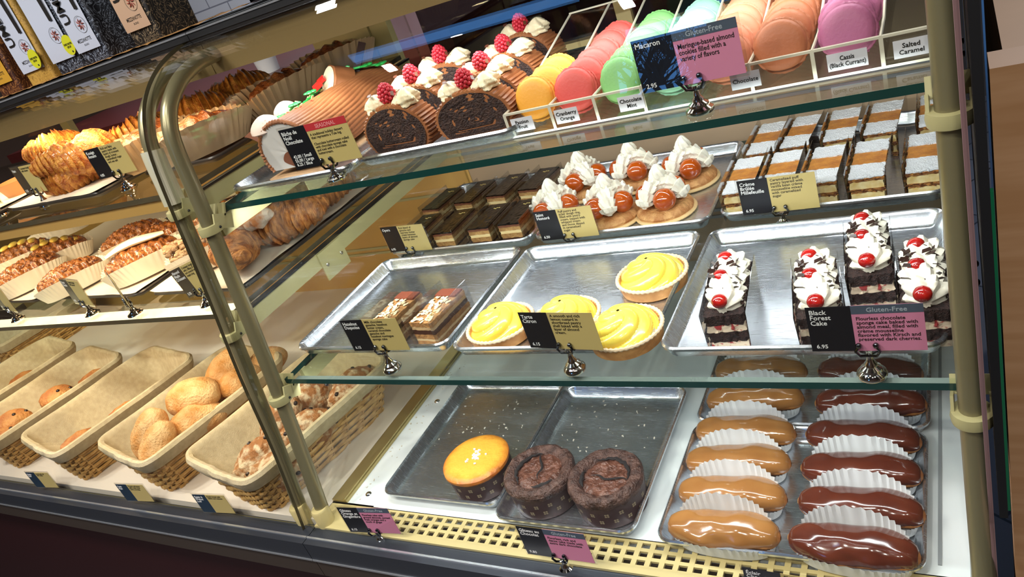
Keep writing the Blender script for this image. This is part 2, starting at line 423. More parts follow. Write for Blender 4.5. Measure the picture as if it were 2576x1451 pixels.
def post(x, parent, rings, sleeve=None):
    pp = [(x, p[0], p[1]) for p in smooth_prof(PROF)]
    MB().tube(pp, .0118, 20).build('post', POSTM, parent)
    b = MB().lathe([(.0155, -.012), (.0155, .028), (.0135, .031)], 20, (x, .612, 0)); b.build('post_foot', GOLDP, parent)
    for z in rings:
        y = [a[0] + (c[0] - a[0]) * (z - a[1]) / (c[1] - a[1]) for a, c in zip(PROF, PROF[1:]) if a[1] <= z <= c[1]][0]
        r = MB().lathe([(.0125, -.006), (.0185, -.006), (.0195, 0), (.0185, .007), (.0125, .007)], 24, (x, y, z))
        # tongue that carries the shelf
        for s_ in (-1, 1): r.box((x + s_ * .0165, y + .014, z + .004), (.003, .034, .022), (radians(-25), 0, 0))
        r.box((x, y + .026, z + .018), (.036, .003, .02), (radians(-30), 0, 0))
        br = r.build('shelf_bracket', CREAMP, parent)
        MB().ball((x + .0195, y + .002, z), .0022, 8, 6).build('set_screw', BLACKM, br)
    if sleeve:
        MB().tube([(x, p[0] - .001, p[1]) for p in smooth_prof(PROF) if sleeve[0] < p[1] < sleeve[1]], .0165, 20).build('post_sleeve', mat('pale_sleeve', 'd8d2b8', .25, .3), parent)
def front_glass(x0, x1, parent):
    P = smooth_prof(GP); th = .006; rs = []
    for i, p in enumerate(P):
        t = (P[min(i + 1, len(P) - 1)] - P[max(i - 1, 0)]).normalized(); nrm = Vector((-t.y, t.x))
        rs.append((p, p - nrm * th))
    b = MB()
    for j in range(len(rs) - 1):
        (a, c), (d, e) = rs[j], rs[j + 1]
        A0, A1, D0, D1 = (x0, *a), (x1, *a), (x0, *d), (x1, *d); C0, C1, E0, E1 = (x0, *c), (x1, *c), (x0, *e), (x1, *e)
        b.add([A0, A1, D1, D0], [(0, 1, 2, 3)]); b.add([C0, C1, E1, E0], [(3, 2, 1, 0)])
        b.add([A0, C0, E0, D0], [(0, 1, 2, 3)], 1); b.add([A1, C1, E1, D1], [(3, 2, 1, 0)], 1)
    return b.build('front_glass', [GL, GEDGE_L if x1 < -.9 else GEDGE_P], parent, False)
def strip(name, a, b_, mtl, parent, smooth=False): return MB().span(a, b_).build(name, mtl, parent, smooth)

def case(x0, x1, label, deckm, left):
    root = empty('display_case', ((x0 + x1) / 2, 1.0, FZ), 0, label, 'display case', 'glass front bakery display cases')
    inv = Matrix.Translation(-root.location)
    kids = []
    def P(o): kids.append(o); return o
    class _R: name = root.name
    holder = root
    # base body and floor
    strip('deck', (x0, .612 if left else .652, -.03), (x1, 1.412, 0), deckm, holder)
    strip('front_panel', (x0, .60, FZ + .10), (x1, .63, -.072), MAROON, holder)
    strip('plinth', (x0, .68, FZ), (x1, 1.40, FZ + .10), BLACKM, holder)
    strip('rear_cabinet', (x0, 1.38, FZ + .1), (x1, 1.412, -.03), BLACKM, holder)
    r = strip('front_rail', (x0, .563, -.042), (x1, .604, -.004), SLATE, holder)
    strip('rail_highlight', (x0, .5615, -.046), (x1, .60, -.0425), STRIP, holder)  # bright strip drawn where the rail catches a highlight
    strip('lower_rail', (x0, .566, -.088), (x1, .62, -.046), BRONZE, holder)
    strip('rail_cap', (x0, .574, -.004), (x1, .5775, -.0015), STRIP, holder)
    # gold channel behind the rail
    b = MB(); b.add([(x0, .580, -.004), (x1, .580, -.004), (x1, .590, -.016), (x0, .590, -.016), (x1, .597, -.016), (x0, .597, -.016), (x1, .601, -.002), (x0, .601, -.002)], [(0, 1, 2, 3), (3, 2, 4, 5), (5, 4, 6, 7)])
    b.build('gold_channel', GOLD, holder, False)
    # canopy beam and top
    strip('light_canopy', (x0, .868, .717), (x1, .935, .768), mat('canopy_beige', '77633f', .4), holder)
    strip('lamp_strip', (x0 + .06, .900, .7145), (x1 - .06, .930, .717), mat('lamp_lens', 'fff2d8', .3, emit=1), holder)
    strip('counter_top', (x0, .862, .768), (x1, 1.47, .776), mat('dark_counter_top', '3c3028', .25), holder)
    strip('counter_nose', (x0, .852, .776), (x1, .8625, .7895), BLACKM, holder)
    strip('nose_highlight', (x0, .8505, .7855), (x1, .855, .788), STRIP, holder)  # bright strip stands for the highlight along the nose
    if left: strip('bag_ledge', (-1.79, .863, .776), (-1.05, 1.10, .7885), BLACKM, holder)
    # back wall, lower part closed, upper part sliding doors
    strip('back_panel', (x0, 1.412, 0), (x1, 1.43, .50), OCHRE if left else BEIGE, holder)
    for z in (.10, .115, .24, .33, .345, .46): strip('panel_ridge', (x0, 1.408, z), (x1, 1.413, z + .006), CREAMP if left else mat('dull_aluminium', '8c8c90', .4, .4), holder)
    front_glass(x0 + .004, x1 - (.020 if left else .004), holder)
    return root
L = case(-3.3, -1.0015, 'glass bread and pastry case, warmly lit, on the far side of the twin posts', DECKL, True)
R = case(-1.0, 0.0, 'glass cake case with shelves of cakes and a perforated vent grille', WHITE, False)
# children were built in world space: keep them there
def fix_parent(root):
    inv = Matrix.Translation(-root.location)
    for k in KIDS.get(root.name, []):
        k.matrix_parent_inverse = inv
for z in (): pass
post(-.982, R, (.236, .528)); post(-.012, R, (.236, .528)); post(-1.036, L, (.352, .560), (.575, .66)); 
b = MB().span((-1.0, .655, 0), (-.966, 1.41, .006)).span((-.972, .655, .006), (-.968, 1.41, .010)).build('divider_strip', GOLD, R, False)
# vent grille with square holes
g = MB(); nx, ny = 46, 3; X0, X1, Y0, Y1 = -.905, -.005, .609, .651
cw = (X1 - X0) / nx; ch = (Y1 - Y0) / ny; hw = .62
for i in range(nx + 1):
    g.span((X0 + i * cw - cw * (1 - hw) / 2, Y0, -.004), (X0 + i * cw + cw * (1 - hw) / 2, Y1, 0))
for j in range(ny + 1):
    g.span((X0, Y0 + j * ch - ch * .2, -.0038), (X1, Y0 + j * ch + ch * .2, -.0002))
g.span((-1.0, .598, -.004), (X0, .656, 0)); g.span((X0, .598, -.004), (X1, Y0, 0)); g.span((X0, Y1, -.004), (X1, .6535, 0)); 
gr = g.build('vent_grille', GOLDP, R, False)
strip('grille_front', (-1.0, .5985, -.022), (-.0, .6015, -.002), GOLD, gr)
strip('grille_well', (-1.0, .602, -.030), (-.0, .655, -.028), mat('dark_well', '3a2a12', .6), gr)
for x in (-.80, -.505, -.30): MB().ball((x + .06, .593, -.013), .004, 10, 6).build('rail_screw', CHROME, R)
for (x, y) in ((-.935, .68), (-.935, .93), (-.30, .652)): MB().ball((x, y, .0005), (.006, .006, .003), 12, 6).build('deck_screw', CHROME, R)
strip('deck_channel', (-.058, .668, -.0), (-.054, 1.40, .0015), mat('grey_seam', '8e9294', .5), R)
strip('deck_channel', (-.026, .60, -.0), (-.0235, 1.40, .0015), mat('grey_seam', '8e9294', .5), R)
# end pane, gap and trim at the aisle end
strip('end_pane', (-.0035, .60, 0), (-.0005, 1.41, .74), glass('end_glass', (.8, .78, .78), mult=1.5), R)
strip('end_trim', (-.004, .62, 0), (.0, .63, .70), mat('rosy_trim', 'a08080', .4), R)
# divider pane between the two cases
dv = MB()
pr_ = smooth_prof([(y + .008, z) for y, z in GP if z < .76])
pts = [(p.x, p.y) for p in pr_] + [(1.41, .76), (1.41, 0)]
x = -1.009
dv.add([(x - .0025, *q) for q in pts] + [(x + .0025, *q) for q in pts], [tuple(range(len(pts))), tuple(range(2 * len(pts) - 1, len(pts) - 1, -1))])
n_ = len(pts)
dv.add([(x - .0025, *q) for q in pts] + [(x + .0025, *q) for q in pts], [(i, i + 1, i + 1 + n_, i + n_) for i in range(n_ - 1)], 1)
dv.build('divider_pane', [GL, GEDGE_P], L, False)
# shelf support beams with brackets
def arm(x, z, parent, y1=1.41):
    a = MB().span((x - .004, .72, z - .030), (x + .004, y1, z)).build('support_arm', CREAMP, parent, False)
    MB().span((x - .006, .73, z), (x + .006, y1, z + .004)).build('rubber_strip', BLACKM, a, False)
    pl = MB().box((x + .006, .95, z - .03), (.003, .07, .055)).build('mounting_plate', CREAMP, a, False)
    for q in (-.022, .022): MB().ball((x + .0085, .95 + q, z - .03), (.002, .004, .004), 8, 6).build('bolt', CHROME, pl)
arm(-1.045, .362, L); arm(-1.045, .568, L); arm(-2.2, .362, L)
arm(-.985, .246, R); arm(-.985, .536, R); arm(-.008, .246, R); arm(-.008, .536, R)
# sliding doors at the back
for (xa, xb, y) in ((-1.30, -1.26, 1.43), (-1.25, -1.12, 1.415), (-1.118, -1.07, 1.42), (-.56, -.53, 1.43), (-2.4, -2.36, 1.43)):
    strip('door_stile', (xa, y, .50), (xb, y + .02, .776), GOLDP, L if xa < -1.02 else R)
strip('door_rail', (-3.3, 1.415, .50), (-1.02, 1.44, .515), GOLDP, L); strip('door_rail', (-1.0, 1.415, .50), (0, 1.44, .515), GOLDP, R)
strip('door_glass', (-1.0, 1.44, .515), (0, 1.444, .776), glass('dark_door_glass', (.35, .34, .34), mult=1.5), R)
fix_parent(L); fix_parent(R)

def bare_tree():
    random.seed(5); mb = MB()
    def br(p, d, L_, r, dep):
        q = p + d * L_; mid = p + d * L_ * .5 + Vector((random.uniform(-.1, .1), 0, random.uniform(-.1, .1))) * L_
        mb.tube([p, mid, q], lambda t: r * (1 - .4 * t), 5)
        if dep == 0: return
        for _ in range(3 if dep > 2 else 2):
            nd = (d + Vector((random.uniform(-.9, .9), random.uniform(-.5, .5), random.uniform(-.35, .6)))).normalized()
            br(q if random.random() < .6 else mid, nd, L_ * random.uniform(.62, .85), r * .62, dep - 1)
    br(Vector((-4.3, -10.5, -2.0)), Vector((.05, 0, 1)), 2.4, .16, 7)
    br(Vector((-6.0, -11.5, -2.0)), Vector((.1, 0, 1)), 2.2, .14, 7)
    return mb
tag(bare_tree().build('bare_tree', mat('dark_bark', '15110f', .9)), 'bare winter tree outside the shop window, seen only as a reflection', 'tree')
def shelf(x0, x1, y0, y1, z, label, em, wide=False):
    b = MB(); zb = z - .009
    b.add([(x0, y0, z), (x1, y0, z), (x1, y1, z), (x0, y1, z)], [(0, 1, 2, 3)]); b.add([(x0, y0, zb), (x1, y0, zb), (x1, y1, zb), (x0, y1, zb)], [(3, 2, 1, 0)])
    b.add([(x0, y0, z), (x1, y0, z), (x1, y1, z), (x0, y1, z), (x0, y0, zb), (x1, y0, zb), (x1, y1, zb), (x0, y1, zb)], [(0, 4, 5, 1), (1, 5, 6, 2), (2, 6, 7, 3), (3, 7, 4, 0)], 1)
    o = tag(b.build('glass_shelf', [GLS, em], None, False), label, 'shelf', 'glass shelves in the cases')
    if wide == 2: strip('lamp_housing', (x0 + .01, y0 + .003, zb - .020), (x1 - .01, y0 + .018, zb), mat('gold_housing', 'b08a4c', .4), o)
    elif wide: strip('lamp_strip', (x0 + .01, y0 + .006, zb - .003), (x1 - .01, y0 + .048, zb), mat('lit_strip_cover', 'fff0d0', .4, emit=.9), o)  # glowing cover of the added strip, draws the bright band under the shelf
    else: strip('lamp_strip', (x0 + .01, y0 + .010, zb - .003), (x1 - .01, y0 + .020, zb), mat('fill_strip_housing', '7c8682', .4), o)  # housing of the added strip light
    return o
shelf(-.975, -.018, .677, 1.405, .260, 'lower glass shelf of the cake case, carrying six metal pans', GEDGE)
shelf(-.975, -.018, .735, 1.20, .550, 'upper glass shelf of the cake case, under yule log and macarons', GEDGE)
shelf(-3.2, -1.055, .705, 1.405, .375, 'lower glass shelf of the bread case, under the danish pastries', GEDGE_L, True)
shelf(-3.2, -1.055, .742, 1.405, .583, 'upper glass shelf of the bread case, under the laminated pastries', GEDGE_L, 2)

# wooden cabinet, gap and dark things beyond the end of the case
wd = empty('wooden_cabinet', (.25, .75, FZ), 0, 'pale wooden cabinet standing against the end of the cake case', 'cabinet')
WOOD = mat('pale_wood', 'd0a070', .45, col2='c09060', vs=6, stretch=(1, 1, 12))
WOOD2 = mat('pale_wood_grain', 'd4a67c', .45, col2='c49468', vs=5, stretch=(1.5, 1, 14))
strip('cabinet_panel', (.0165, .66, -.0), (.60, .70, .578), WOOD2, wd)
strip('cabinet_body', (.03, .70, FZ), (.60, 1.30, .55), WOOD, wd)
strip('cabinet_plinth', (.0165, .68, FZ), (.60, .70, 0), mat('dark_brown_wood', '3a2216', .5), wd)
fix_parent(wd)
sl = tag(strip('end_gap', (.0045, .60, .16), (.0115, 1.45, .80), BLACKM, None), 'black slab standing in for the shaded gap between cake case and wooden cabinet', 'gap')  # black slab stands in for the shade in the gap
gp = tag(strip('glass_strip', (.0105, .61, .16), (.014, .616, .50), mat('green_glass_edge', '0e7a50', .2, coat=.5), None), 'green glass edge standing in the gap beside the wooden cabinet', 'glass')
dk = empty('drinks_fridge', (.5, 2.0, FZ), 0, 'dark fridge standing behind the wooden cabinet', 'fridge')
strip('fridge_body', (.05, 1.8, FZ), (.9, 2.4, .95), mat('dark_fridge', '15161a', .3), dk)
strip('fridge_door', (.07, 1.77, -.3), (.125, 1.8, .93), mat('dark_blue_glass', '1c2230', .1), dk)
strip('door_frame', (.125, 1.765, -.3), (.14, 1.8, .93), MAROON, dk)
fix_parent(dk)
# framed board on the tiled wall
fb = empty('framed_sign', (-1.95, 3.28, .9), 0, 'black framed white board hanging on the white tiled wall', 'sign')
def sgn():
    b = MB(); x0, x1, z0, z1 = -3.25, -2.35, .755, 1.3; t = .022
    for a, c in (((x0, 0, z0), (x1, 0, z0 + t)), ((x0, 0, z1 - t), (x1, 0, z1)), ((x0, 0, z0), (x0 + t, 0, z1)), ((x1 - t, 0, z0), (x1, 0, z1))):
        b.span((a[0], 3.26, a[2]), (c[0], 3.29, c[2]))
    b.build('frame', BLACKM, fb, False)
    strip('board', (x0 + .01, 3.275, z0 + .01), (x1 - .01, 3.29, z1 - .01), mat('white_board', 'd8dae2', .5), fb)
sgn(); fix_parent(fb)
# stack of paper cups behind the pastries
for k, (x, z0) in enumerate(((-2.05, .55), (-1.75, .56))):
    cu = MB().lathe([(.035, 0), (.05, .16), (.052, .165)], 28, (x, 2.0, z0)).build('cup_stack', mat('white_cup', 'd4d6de', .5))
    tag(cu, ['stack of white paper cups behind the case, farther from the yule log', 'stack of white paper cups behind the case, nearer the yule log'][k], 'cups')
ct = tag(strip('back_counter', (-3.6, 1.85, FZ), (-1.2, 2.6, .55), mat('dark_back_counter', '5a2020', .4), None), 'dark back counter standing behind the bread case', 'counter')
# ------------------------------------------------------------------ pans and cups
def pan(name, hx, hy, label, group, h=.022, mtl=ALU, fl=.0016, root=None):
    rs = []
    for off, z in ((-.030, fl), (-.020, fl), (-.0155, fl + .001), (-.0125, fl + .004), (-.006, h - .004), (-.0045, h - .001), (-.002, h + .0005), (0, h - .002), (0, h - .005), (-.003, h - .006), (-.0085, .004), (-.015, .0), (-.03, 0)):
        r = max(.004, .022 + off)
        rs.append([(x, y, z) for x, y in rr(hx + off, hy + off, r, 7, 2)])
    o = MB().rings(rs, True, True, True).build(name, mtl)
    return tag(o, label, 'pan', group)
def cup_mb(a, b, h0, h1, fl, N=44, amp=.0016, sup=2.0, per=4, rows=6, power=1.2, tilt=0, front=1):
    """pleated paper case; h0 wall height at the ends, h1 at the long sides"""
    mb = MB(); n = N * per
    rs = []
    for j in range(rows + 1):
        t = j / rows; ring = []
        for i in range(n):
            th = 2 * pi * i / n; c, s_ = cos(th), sin(th)
            x = math.copysign(abs(c) ** (2 / sup), c); y = math.copysign(abs(s_) ** (2 / sup), s_)
            H = h0 + (h1 - h0) * abs(s_) ** power * (front if s_ < 0 else 1)
            pl = cos(N * th) * amp * t
            F = fl * t * (H / max(h1, h0)) ** .6
            ring.append(((a + F + pl) * x, (b + F + pl + (.003 * t if front < 1 and s_ < 0 else 0)) * y + (tilt * t * H if y > 0 else 0), H * t + .0004 + (pl * .35 if j == rows else 0)))
        rs.append(ring)
    mb.rings(rs, True, True, False)
    return mb
# ------------------------------------------------------------------ eclairs
def eclair(gm, gname):
    root = empty('eclair')
    Ln = .074
    def P(u, v, off=0, lo=0, hi=1):
        a = 2 * pi * u; s_ = -1 + 2 * v
        e = (1 - abs(s_) ** 3.4) ** .5 if abs(s_) < 1 else 0
        r = .0258 * e * (1 + fn((s_ * 2, cos(a), sin(a)), 1.6) * .10)
        x = s_ * Ln; y = cos(a) * r * 1.0 + .003 * sin(3 * s_); z = sin(a) * r * .86
        if z < 0: z *= .75
        bump = fn((x * 30, y * 60, z * 60), 1.3) * .0007
        k = off + bump
        return (x + (k * s_ ** 5), y + cos(a) * k * e, z + sin(a) * k * e + .0195)
    MB().grid(lambda u, v: P(u, .002 + .996 * v), 28, 40, cu=True).build('pastry', CHOUX, root)
    def G(u, v):
        s_ = -1 + 2 * v
        w_ = .03 + .045 * fn((s_ * 3, 1, 2), 1.5) + .02 * sin(s_ * 14)
        w_ = w_ * (1 if abs(s_) < .93 else 1)
        uu = -w_ * .55 + u * (.5 + w_ * 1.1)
        edge = min(u, 1 - u, (1 - abs(s_)) * 1.5)
        return P(uu, .02 + .96 * v, .0016 * min(1, edge * 14) + .0002)
    MB().grid(G, 24, 44).build(gname, gm, root)
    cup_mb(.064, .0275, .008, .054, .004, 46, .0013, 2.6, 4, 6, 1.0, front=.34).build('paper_case', mat('white_paper_case', 'dde0e2', .6), root)
    return root
ecs = []
e0 = eclair(CAFE, 'coffee_glaze'); e1 = eclair(CHOCG, 'chocolate_glaze')
cx = [(-.309, .994), (-.306, .924), (-.307, .850), (-.306, .788), (-.302, .726), (-.301, .664)]
hx_ = [(-.148, .992), (-.143, .920), (-.148, .848), (-.146, .785), (-.142, .722), (-.146, .660)]
wh = ['at the back of its column under the glass shelf', 'behind the gap between the two pans', 'at the back of the front pan', 'third from the front of its column', 'second from the front of its column', 'at the very front next to the vent grille']
for k in range(6):
    for (src, (x, y), nm, kind) in ((e0, cx[k], 'coffee', 'coffee'), (e1, hx_[k], 'chocolate', 'chocolate')):
        o = src if k == 5 else None
        if o is None: o = copy_tree(src)
        place(o, (x, y, .004), radians([-3, 2, -2, 1, -2, -3][k] + (1 if kind == 'coffee' else -2)), '%s-glazed eclair %s' % (('coffee' if kind == 'coffee' else 'chocolate'), wh[k]), '%s eclairs' % nm)
        o['category'] = 'eclair'
        o.scale = (1, 1, 1)
pan('sheet_pan', .160, .117, 'metal pan under the ten front eclairs', 'pans on the case floor').location = (-.228, .755, .0003)
pan('sheet_pan', .162, .117, 'metal pan under the rearmost eclairs', 'pans on the case floor').location = (-.228, .992, .0003)
pan('sheet_pan', .118, .157, 'scratched pan holding only the orange cake', 'pans on the case floor').location = (-.771, .824, .0003)
pan('sheet_pan', .1155, .159, 'scratched pan holding two cracked chocolate cakes', 'pans on the case floor').location = (-.5355, .803, .0003)

# ------------------------------------------------------------------ small round cakes
def flowers(mb, r, z0, z1, n, rows, rad=.0045):
    for j in range(rows):
        z = z0 + (z1 - z0) * (j + .5) / rows
        for i in range(n):
            t = 2 * pi * (i + .5 * (j % 2)) / n
            for q in range(4):
                a = pi / 4 + q * pi / 2
                c0 = Vector((0, cos(a) * rad * .55, sin(a) * rad * .55))
                pts = []
                for k in range(8):
                    b_ = 2 * pi * k / 8; pts.append(c0 + Vector((0, cos(b_) * rad * .38, sin(b_) * rad * .38)))
                R = Matrix.Rotation(t, 3, 'Z')
                vs = [R @ Vector((r + .0006 + (p.z + z - z0) * .06, p.y, p.z)) + Vector((0, 0, z)) for p in pts]
                mb.add(vs, [tuple(range(8))])
def round_cake(kind):
    root = empty('round_cake')
    r0, r1, h = .0525, .0555, .041
    MB().lathe([(r0 - .001, 0), (r0, .0005), (r1, h)], 48, cap1=False).build('paper_cup', BANDP, root)
    fm = MB(); flowers(fm, r0 + .0005, .008, .034, 16, 2); fo = fm.build('printed_flowers', BANDF, root, False)
    if kind == 'orange':
        def md(r, z, t, k): return (r * (1 + fn((cos(t) * 2, sin(t) * 2, k), 1.2) * .012), z + fn((r * cos(t) * 40, r * sin(t) * 40, 0), 1) * .0006)
        prof = [(r1 - .001, h - .004), (r1 + .002, h + .001), (r1 + .0015, h + .005), (r1 - .003, h + .0085)] + [(r1 * q, h + .0085 + .0015 * (1 - q)) for q in (.85, .7, .5, .3, .15, .04)]
        M = mat('baked_orange_top', 'e9ae38', .42, bump=.4, bs=120)
        n = M.node_tree.nodes; L_ = M.node_tree.links; b = n['Principled BSDF']
        if 'ringmap' not in n:
            tc = n.new('ShaderNodeTexCoord'); vm = n.new('ShaderNodeVectorMath'); vm.operation = 'MULTIPLY'; vm.inputs[1].default_value = (1, 1, 0); L_.new(tc.outputs['Object'], vm.inputs[0])
            ln = n.new('ShaderNodeVectorMath'); ln.operation = 'LENGTH'; L_.new(vm.outputs[0], ln.inputs[0])
            nz = n.new('ShaderNodeTexNoise'); nz.inputs['Scale'].default_value = 60; L_.new(tc.outputs['Object'], nz.inputs['Vector'])
            ma = n.new('ShaderNodeMath'); ma.operation = 'MULTIPLY_ADD'; ma.inputs[1].default_value = .02; L_.new(nz.outputs['Fac'], ma.inputs[0]); L_.new(ln.outputs['Value'], ma.inputs[2])
            cr = n.new('ShaderNodeValToRGB'); cr.name = 'ringmap'
            cr.color_ramp.elements[0].position = .050; cr.color_ramp.elements[0].color = srgb('e2a63a')
            cr.color_ramp.elements[1].position = .070; cr.color_ramp.elements[1].color = srgb('a8581c')
            e = cr.color_ramp.elements.new(.060); e.color = srgb('d08a2a')
            L_.new(ma.outputs[0], cr.inputs[0]); L_.new(cr.outputs[0], b.inputs['Base Color'])
        MB().lathe(prof, 60, mod=md).build('cake', M, root)
        pm = MB()
        for i in range(34):
            a = random.uniform(0, 6.28); d = abs(random.gauss(0, .009)); s_ = random.uniform(.0012, .0022)
            pm.box((d * cos(a) + .002, d * sin(a), h + .0108), (s_ * 2, s_ * 1.6, s_ * 1.6), (random.random(), random.random(), random.random()))
        tag(pm.build('pearl_sugar', PEARL, root, False), kind='stuff')
    else:
        def md(r, z, t, k):
            q = (cos(t) * r * 60, sin(t) * r * 60, 3)
            return (r * (1 + fn((cos(t) * 2, sin(t) * 2, k * .3), 1.3) * .02), z + fn(q, 1.6) * .0030 + abs(fn(q, 4)) * .0022)
        prof = [(r1 - .001, h - .004), (r1 + .001, h), (r1 + .002, h + .006), (r1 - .001, h + .012), (r1 - .007, h + .0145), (r1 - .014, h + .013), (r1 - .0185, h + .009)]
        prof2 = [(r1 - .0165, h + .004), (r1 - .020, h + .0075), (r1 - .028, h + .0085), (r1 - .038, h + .0075), (.006, h + .007), (.001, h + .007)]
        MB().lathe(prof + [(r1 - .0205, h + .002)], 90, mod=md, cap1=False).build('cracked_rim', CAKEC, root)
        def md2(r, z, t, k):
            q = (cos(t) * r * 60, sin(t) * r * 60, 8)
            return (r * (1 + .05 * sin(3 * t + 1)), z + fn(q, 1.6) * .004 + fn(q, 4) * .0018)
        MB().lathe(prof2, 70, mod=md2, cap0=False).build('sunken_centre', CAKECI, root)
        ck = MB()
        for (a0, a1, rr0) in ((.6, 2.9, .036), (3.6, 4.6, .035)):
            pts = [((rr0 + fn((a * 3, 1, 1), 2) * .004) * cos(a), (rr0 + fn((a * 3, 1, 1), 2) * .004) * sin(a), h + .0105) for a in [a0 + (a1 - a0) * i / 20 for i in range(21)]]
            ck.tube(pts, lambda t: .0006 + .0028 * sin(pi * t), 6, flat=.6)
        pts = [(.03 - .045 * t, .02 - .035 * t + .004 * sin(9 * t), h + .0105) for t in [i / 14 for i in range(15)]]
        ck.tube(pts, lambda t: .0004 + .0016 * sin(pi * t), 6, flat=.6)
        ck.build('crack', mat('crack_dark', '140b0a', .8), root)
    return root
oc = tag(round_cake('orange'), cat='cake'); place(oc, (-.716, .735, .003), .4, 'golden orange cake topped with pearl sugar in brown paper cup')
cc = tag(round_cake('choc'), cat='cake'); place(cc, (-.588, .716, .003), 1.2, 'cracked chocolate cake touching the pan edge, nearer the orange cake', 'round chocolate cakes')
c2 = copy_tree(cc); place(c2, (-.477, .714, .003), -.7, 'cracked chocolate cake with a forked crack, farther from the orange cake', 'round chocolate cakes')

# ------------------------------------------------------------------ lemon tarts
def tart():
    root = empty('lemon_tart')
    R = .052; h = .019
    MB().lathe([(R - .006, 0), (R - .004, .0005), (R, h), (R - .004, h), (R - .006, h - .004)], 48, mod=lambda r, z, t, k: (r + fn((cos(t) * 3, sin(t) * 3, z * 80), 2) * .0007, z), cap1=False).build('pastry_shell', SHORT, root)
    rp = [((R - .001) * cos(2 * pi * i / 240), (R - .001) * sin(2 * pi * i / 240), h + .0008) for i in range(241)]
    rm = MB()
    rs = []
    for i in range(240):
        t = 2 * pi * i / 240; q = .0026 * (1 + .22 * sin(46 * t))
        rs.append([((R - .0015 + cos(a) * q) * cos(t), (R - .0015 + cos(a) * q) * sin(t), h + sin(a) * q) for a in [2 * pi * k / 8 for k in range(8)]])
    n8 = 8; vs = [p for r in rs for p in r]; fs = []
    for i in range(240):
        for k in range(8):
            a = i * 8 + k; b = i * 8 + (k + 1) % 8; c = ((i + 1) % 240) * 8 + (k + 1) % 8; d = ((i + 1) % 240) * 8 + k
            fs.append((a, d, c, b))
    rm.add(vs, fs); rm.build('crimped_rim', SHORTR, root)
    def C(u, v):
        th = 2 * pi * u; q = v
        r = (R - .0055) * (1 - q) ** .75 if q < 1 else 0
        z = h - .004 + .030 * (1 - (1 - q) ** 1.8)
        ph = 5 * th - 15.0 * q ** .8
        rid = (abs(cos(ph / 2 + 0)) ** .7 - .55) * .0060 * (1 - q) ** .35 * min(1, .35 + q * 4)
        r2 = max(0, r + rid * .8); z2 = z + rid * .45
        return (r2 * cos(th) + .002 * q, r2 * sin(th), z2)
    MB().grid(lambda u, v: C(u, v * .985), 144, 44, cu=True).build('lemon_swirl', LEMON, root)
    return root
t0 = tag(tart(), cat='tart')
tl = [(-.600, .782, .2, 'lemon tart with piped swirl, standing nearest the hazelnut slices'), (-.497, .790, 1.4, 'lemon tart with piped swirl, half hidden behind its price sign'), (-.397, .760, 2.6, 'lemon tart with piped swirl, at the front pan edge beside the sign'), (-.398, .893, 3.9, 'lemon tart with piped swirl, alone at the back of its pan')]
for k, (x, y, r, lb) in enumerate(tl):
    o = t0 if k == 0 else copy_tree(t0); place(o, (x, y, .264), r, lb, 'lemon tarts on the middle pan')
# pans on the lower shelf
for (xc, yc, hx, hy, lb) in ((-.830, .877, .158, .146, 'pan under the two hazelnut slices'), (-.506, .868, .154, .147, 'pan under the four lemon tarts'), (-.184, .862, .155, .150, 'pan under the black forest slices'),
        (-.835, 1.200, .162, .155, 'pan under the dark opera slices'), (-.508, 1.200, .158, .155, 'pan under the cream topped choux rings'), (-.182, 1.212, .156, .155, 'pan under the sugared millefeuille')):
    pan('sheet_pan', hx, hy, lb, 'pans on the lower shelf').location = (xc, yc, .2605)

# ------------------------------------------------------------------ layered slices
def film(root, x, l, h, y=0, sk=.004):
    for s_ in (-1, 1):
        MB().box((s_ * (x + .0022), y, h / 2 + .002), (.0007, l + sk + .006, h + .010), (0, s_ * .04, 0)).build('clear_side_film', FILM, root, False)
def layered(name, W, Ln, layers, top=None):
    root = empty(name); z = 0
    for (nm, h, mtl, jag, ins) in layers:
        MB().rbox((0, 0, z + h / 2), (W - ins, Ln - ins, h), (16, 34, 4), .0008, 170, jag=jag).build(nm, mtl, root)
        z += h
    return root, z
# opera
op, zt = layered('opera_slice', .046, .098, [('sponge_layer', .010, mat('almond_sponge', 'b08850', .7, col2='8a6234', vs=90, bump=.7, bs=160), .0012, 0), ('ganache_layer', .004, mat('dark_ganache', '3a2018', .4), .0004, .001),
    ('sponge_layer', .009, MATS['almond_sponge'], .0012, 0), ('coffee_cream_layer', .006, mat('coffee_cream', 'dcc48c', .5), .0004, .001), ('sponge_layer', .007, MATS['almond_sponge'], .001, 0), ('chocolate_layer', .004, mat('milk_layer', '6a3e28', .4), .0004, 0), ('dark_glaze', .0025, mat('opera_glaze', '0d0706', .12, coat=.15, spec=.3), .0003, .0006)])
gl_ = MB()
for (x, y) in ((-.004, .030), (.002, .0315), (.007, .031), (.0, .028)): gl_.ball((x, y, zt + .0003), (.0024, .0014, .0005), 8, 5)
gl_.build('gold_leaf', mat('gold_leaf', 'e8cf80', .3, .6), op)
film(op, .0235, .098, .043)
tag(op, cat='cake slice')
ops = [(-.945, 1.108, -.02, 'first of the front row, behind the sign'), (-.862, 1.110, -.02, 'second of the front row'), (-.781, 1.112, -.02, 'third of the front row'), (-.716, 1.115, -.02, 'last of the front row, by the choux rings'),
    (-.962, 1.232, -.1, 'first of the back row, nearest the support arm'), (-.885, 1.243, -.1, 'second of the back row'), (-.812, 1.255, -.1, 'third of the back row'), (-.740, 1.262, -.1, 'last of the back row')]
for k, (x, y, r, lb) in enumerate(ops):
    o = op if k == 0 else copy_tree(op); place(o, (x, y, .263), r, 'dark glazed opera slice between clear films, ' + lb, 'opera slices')
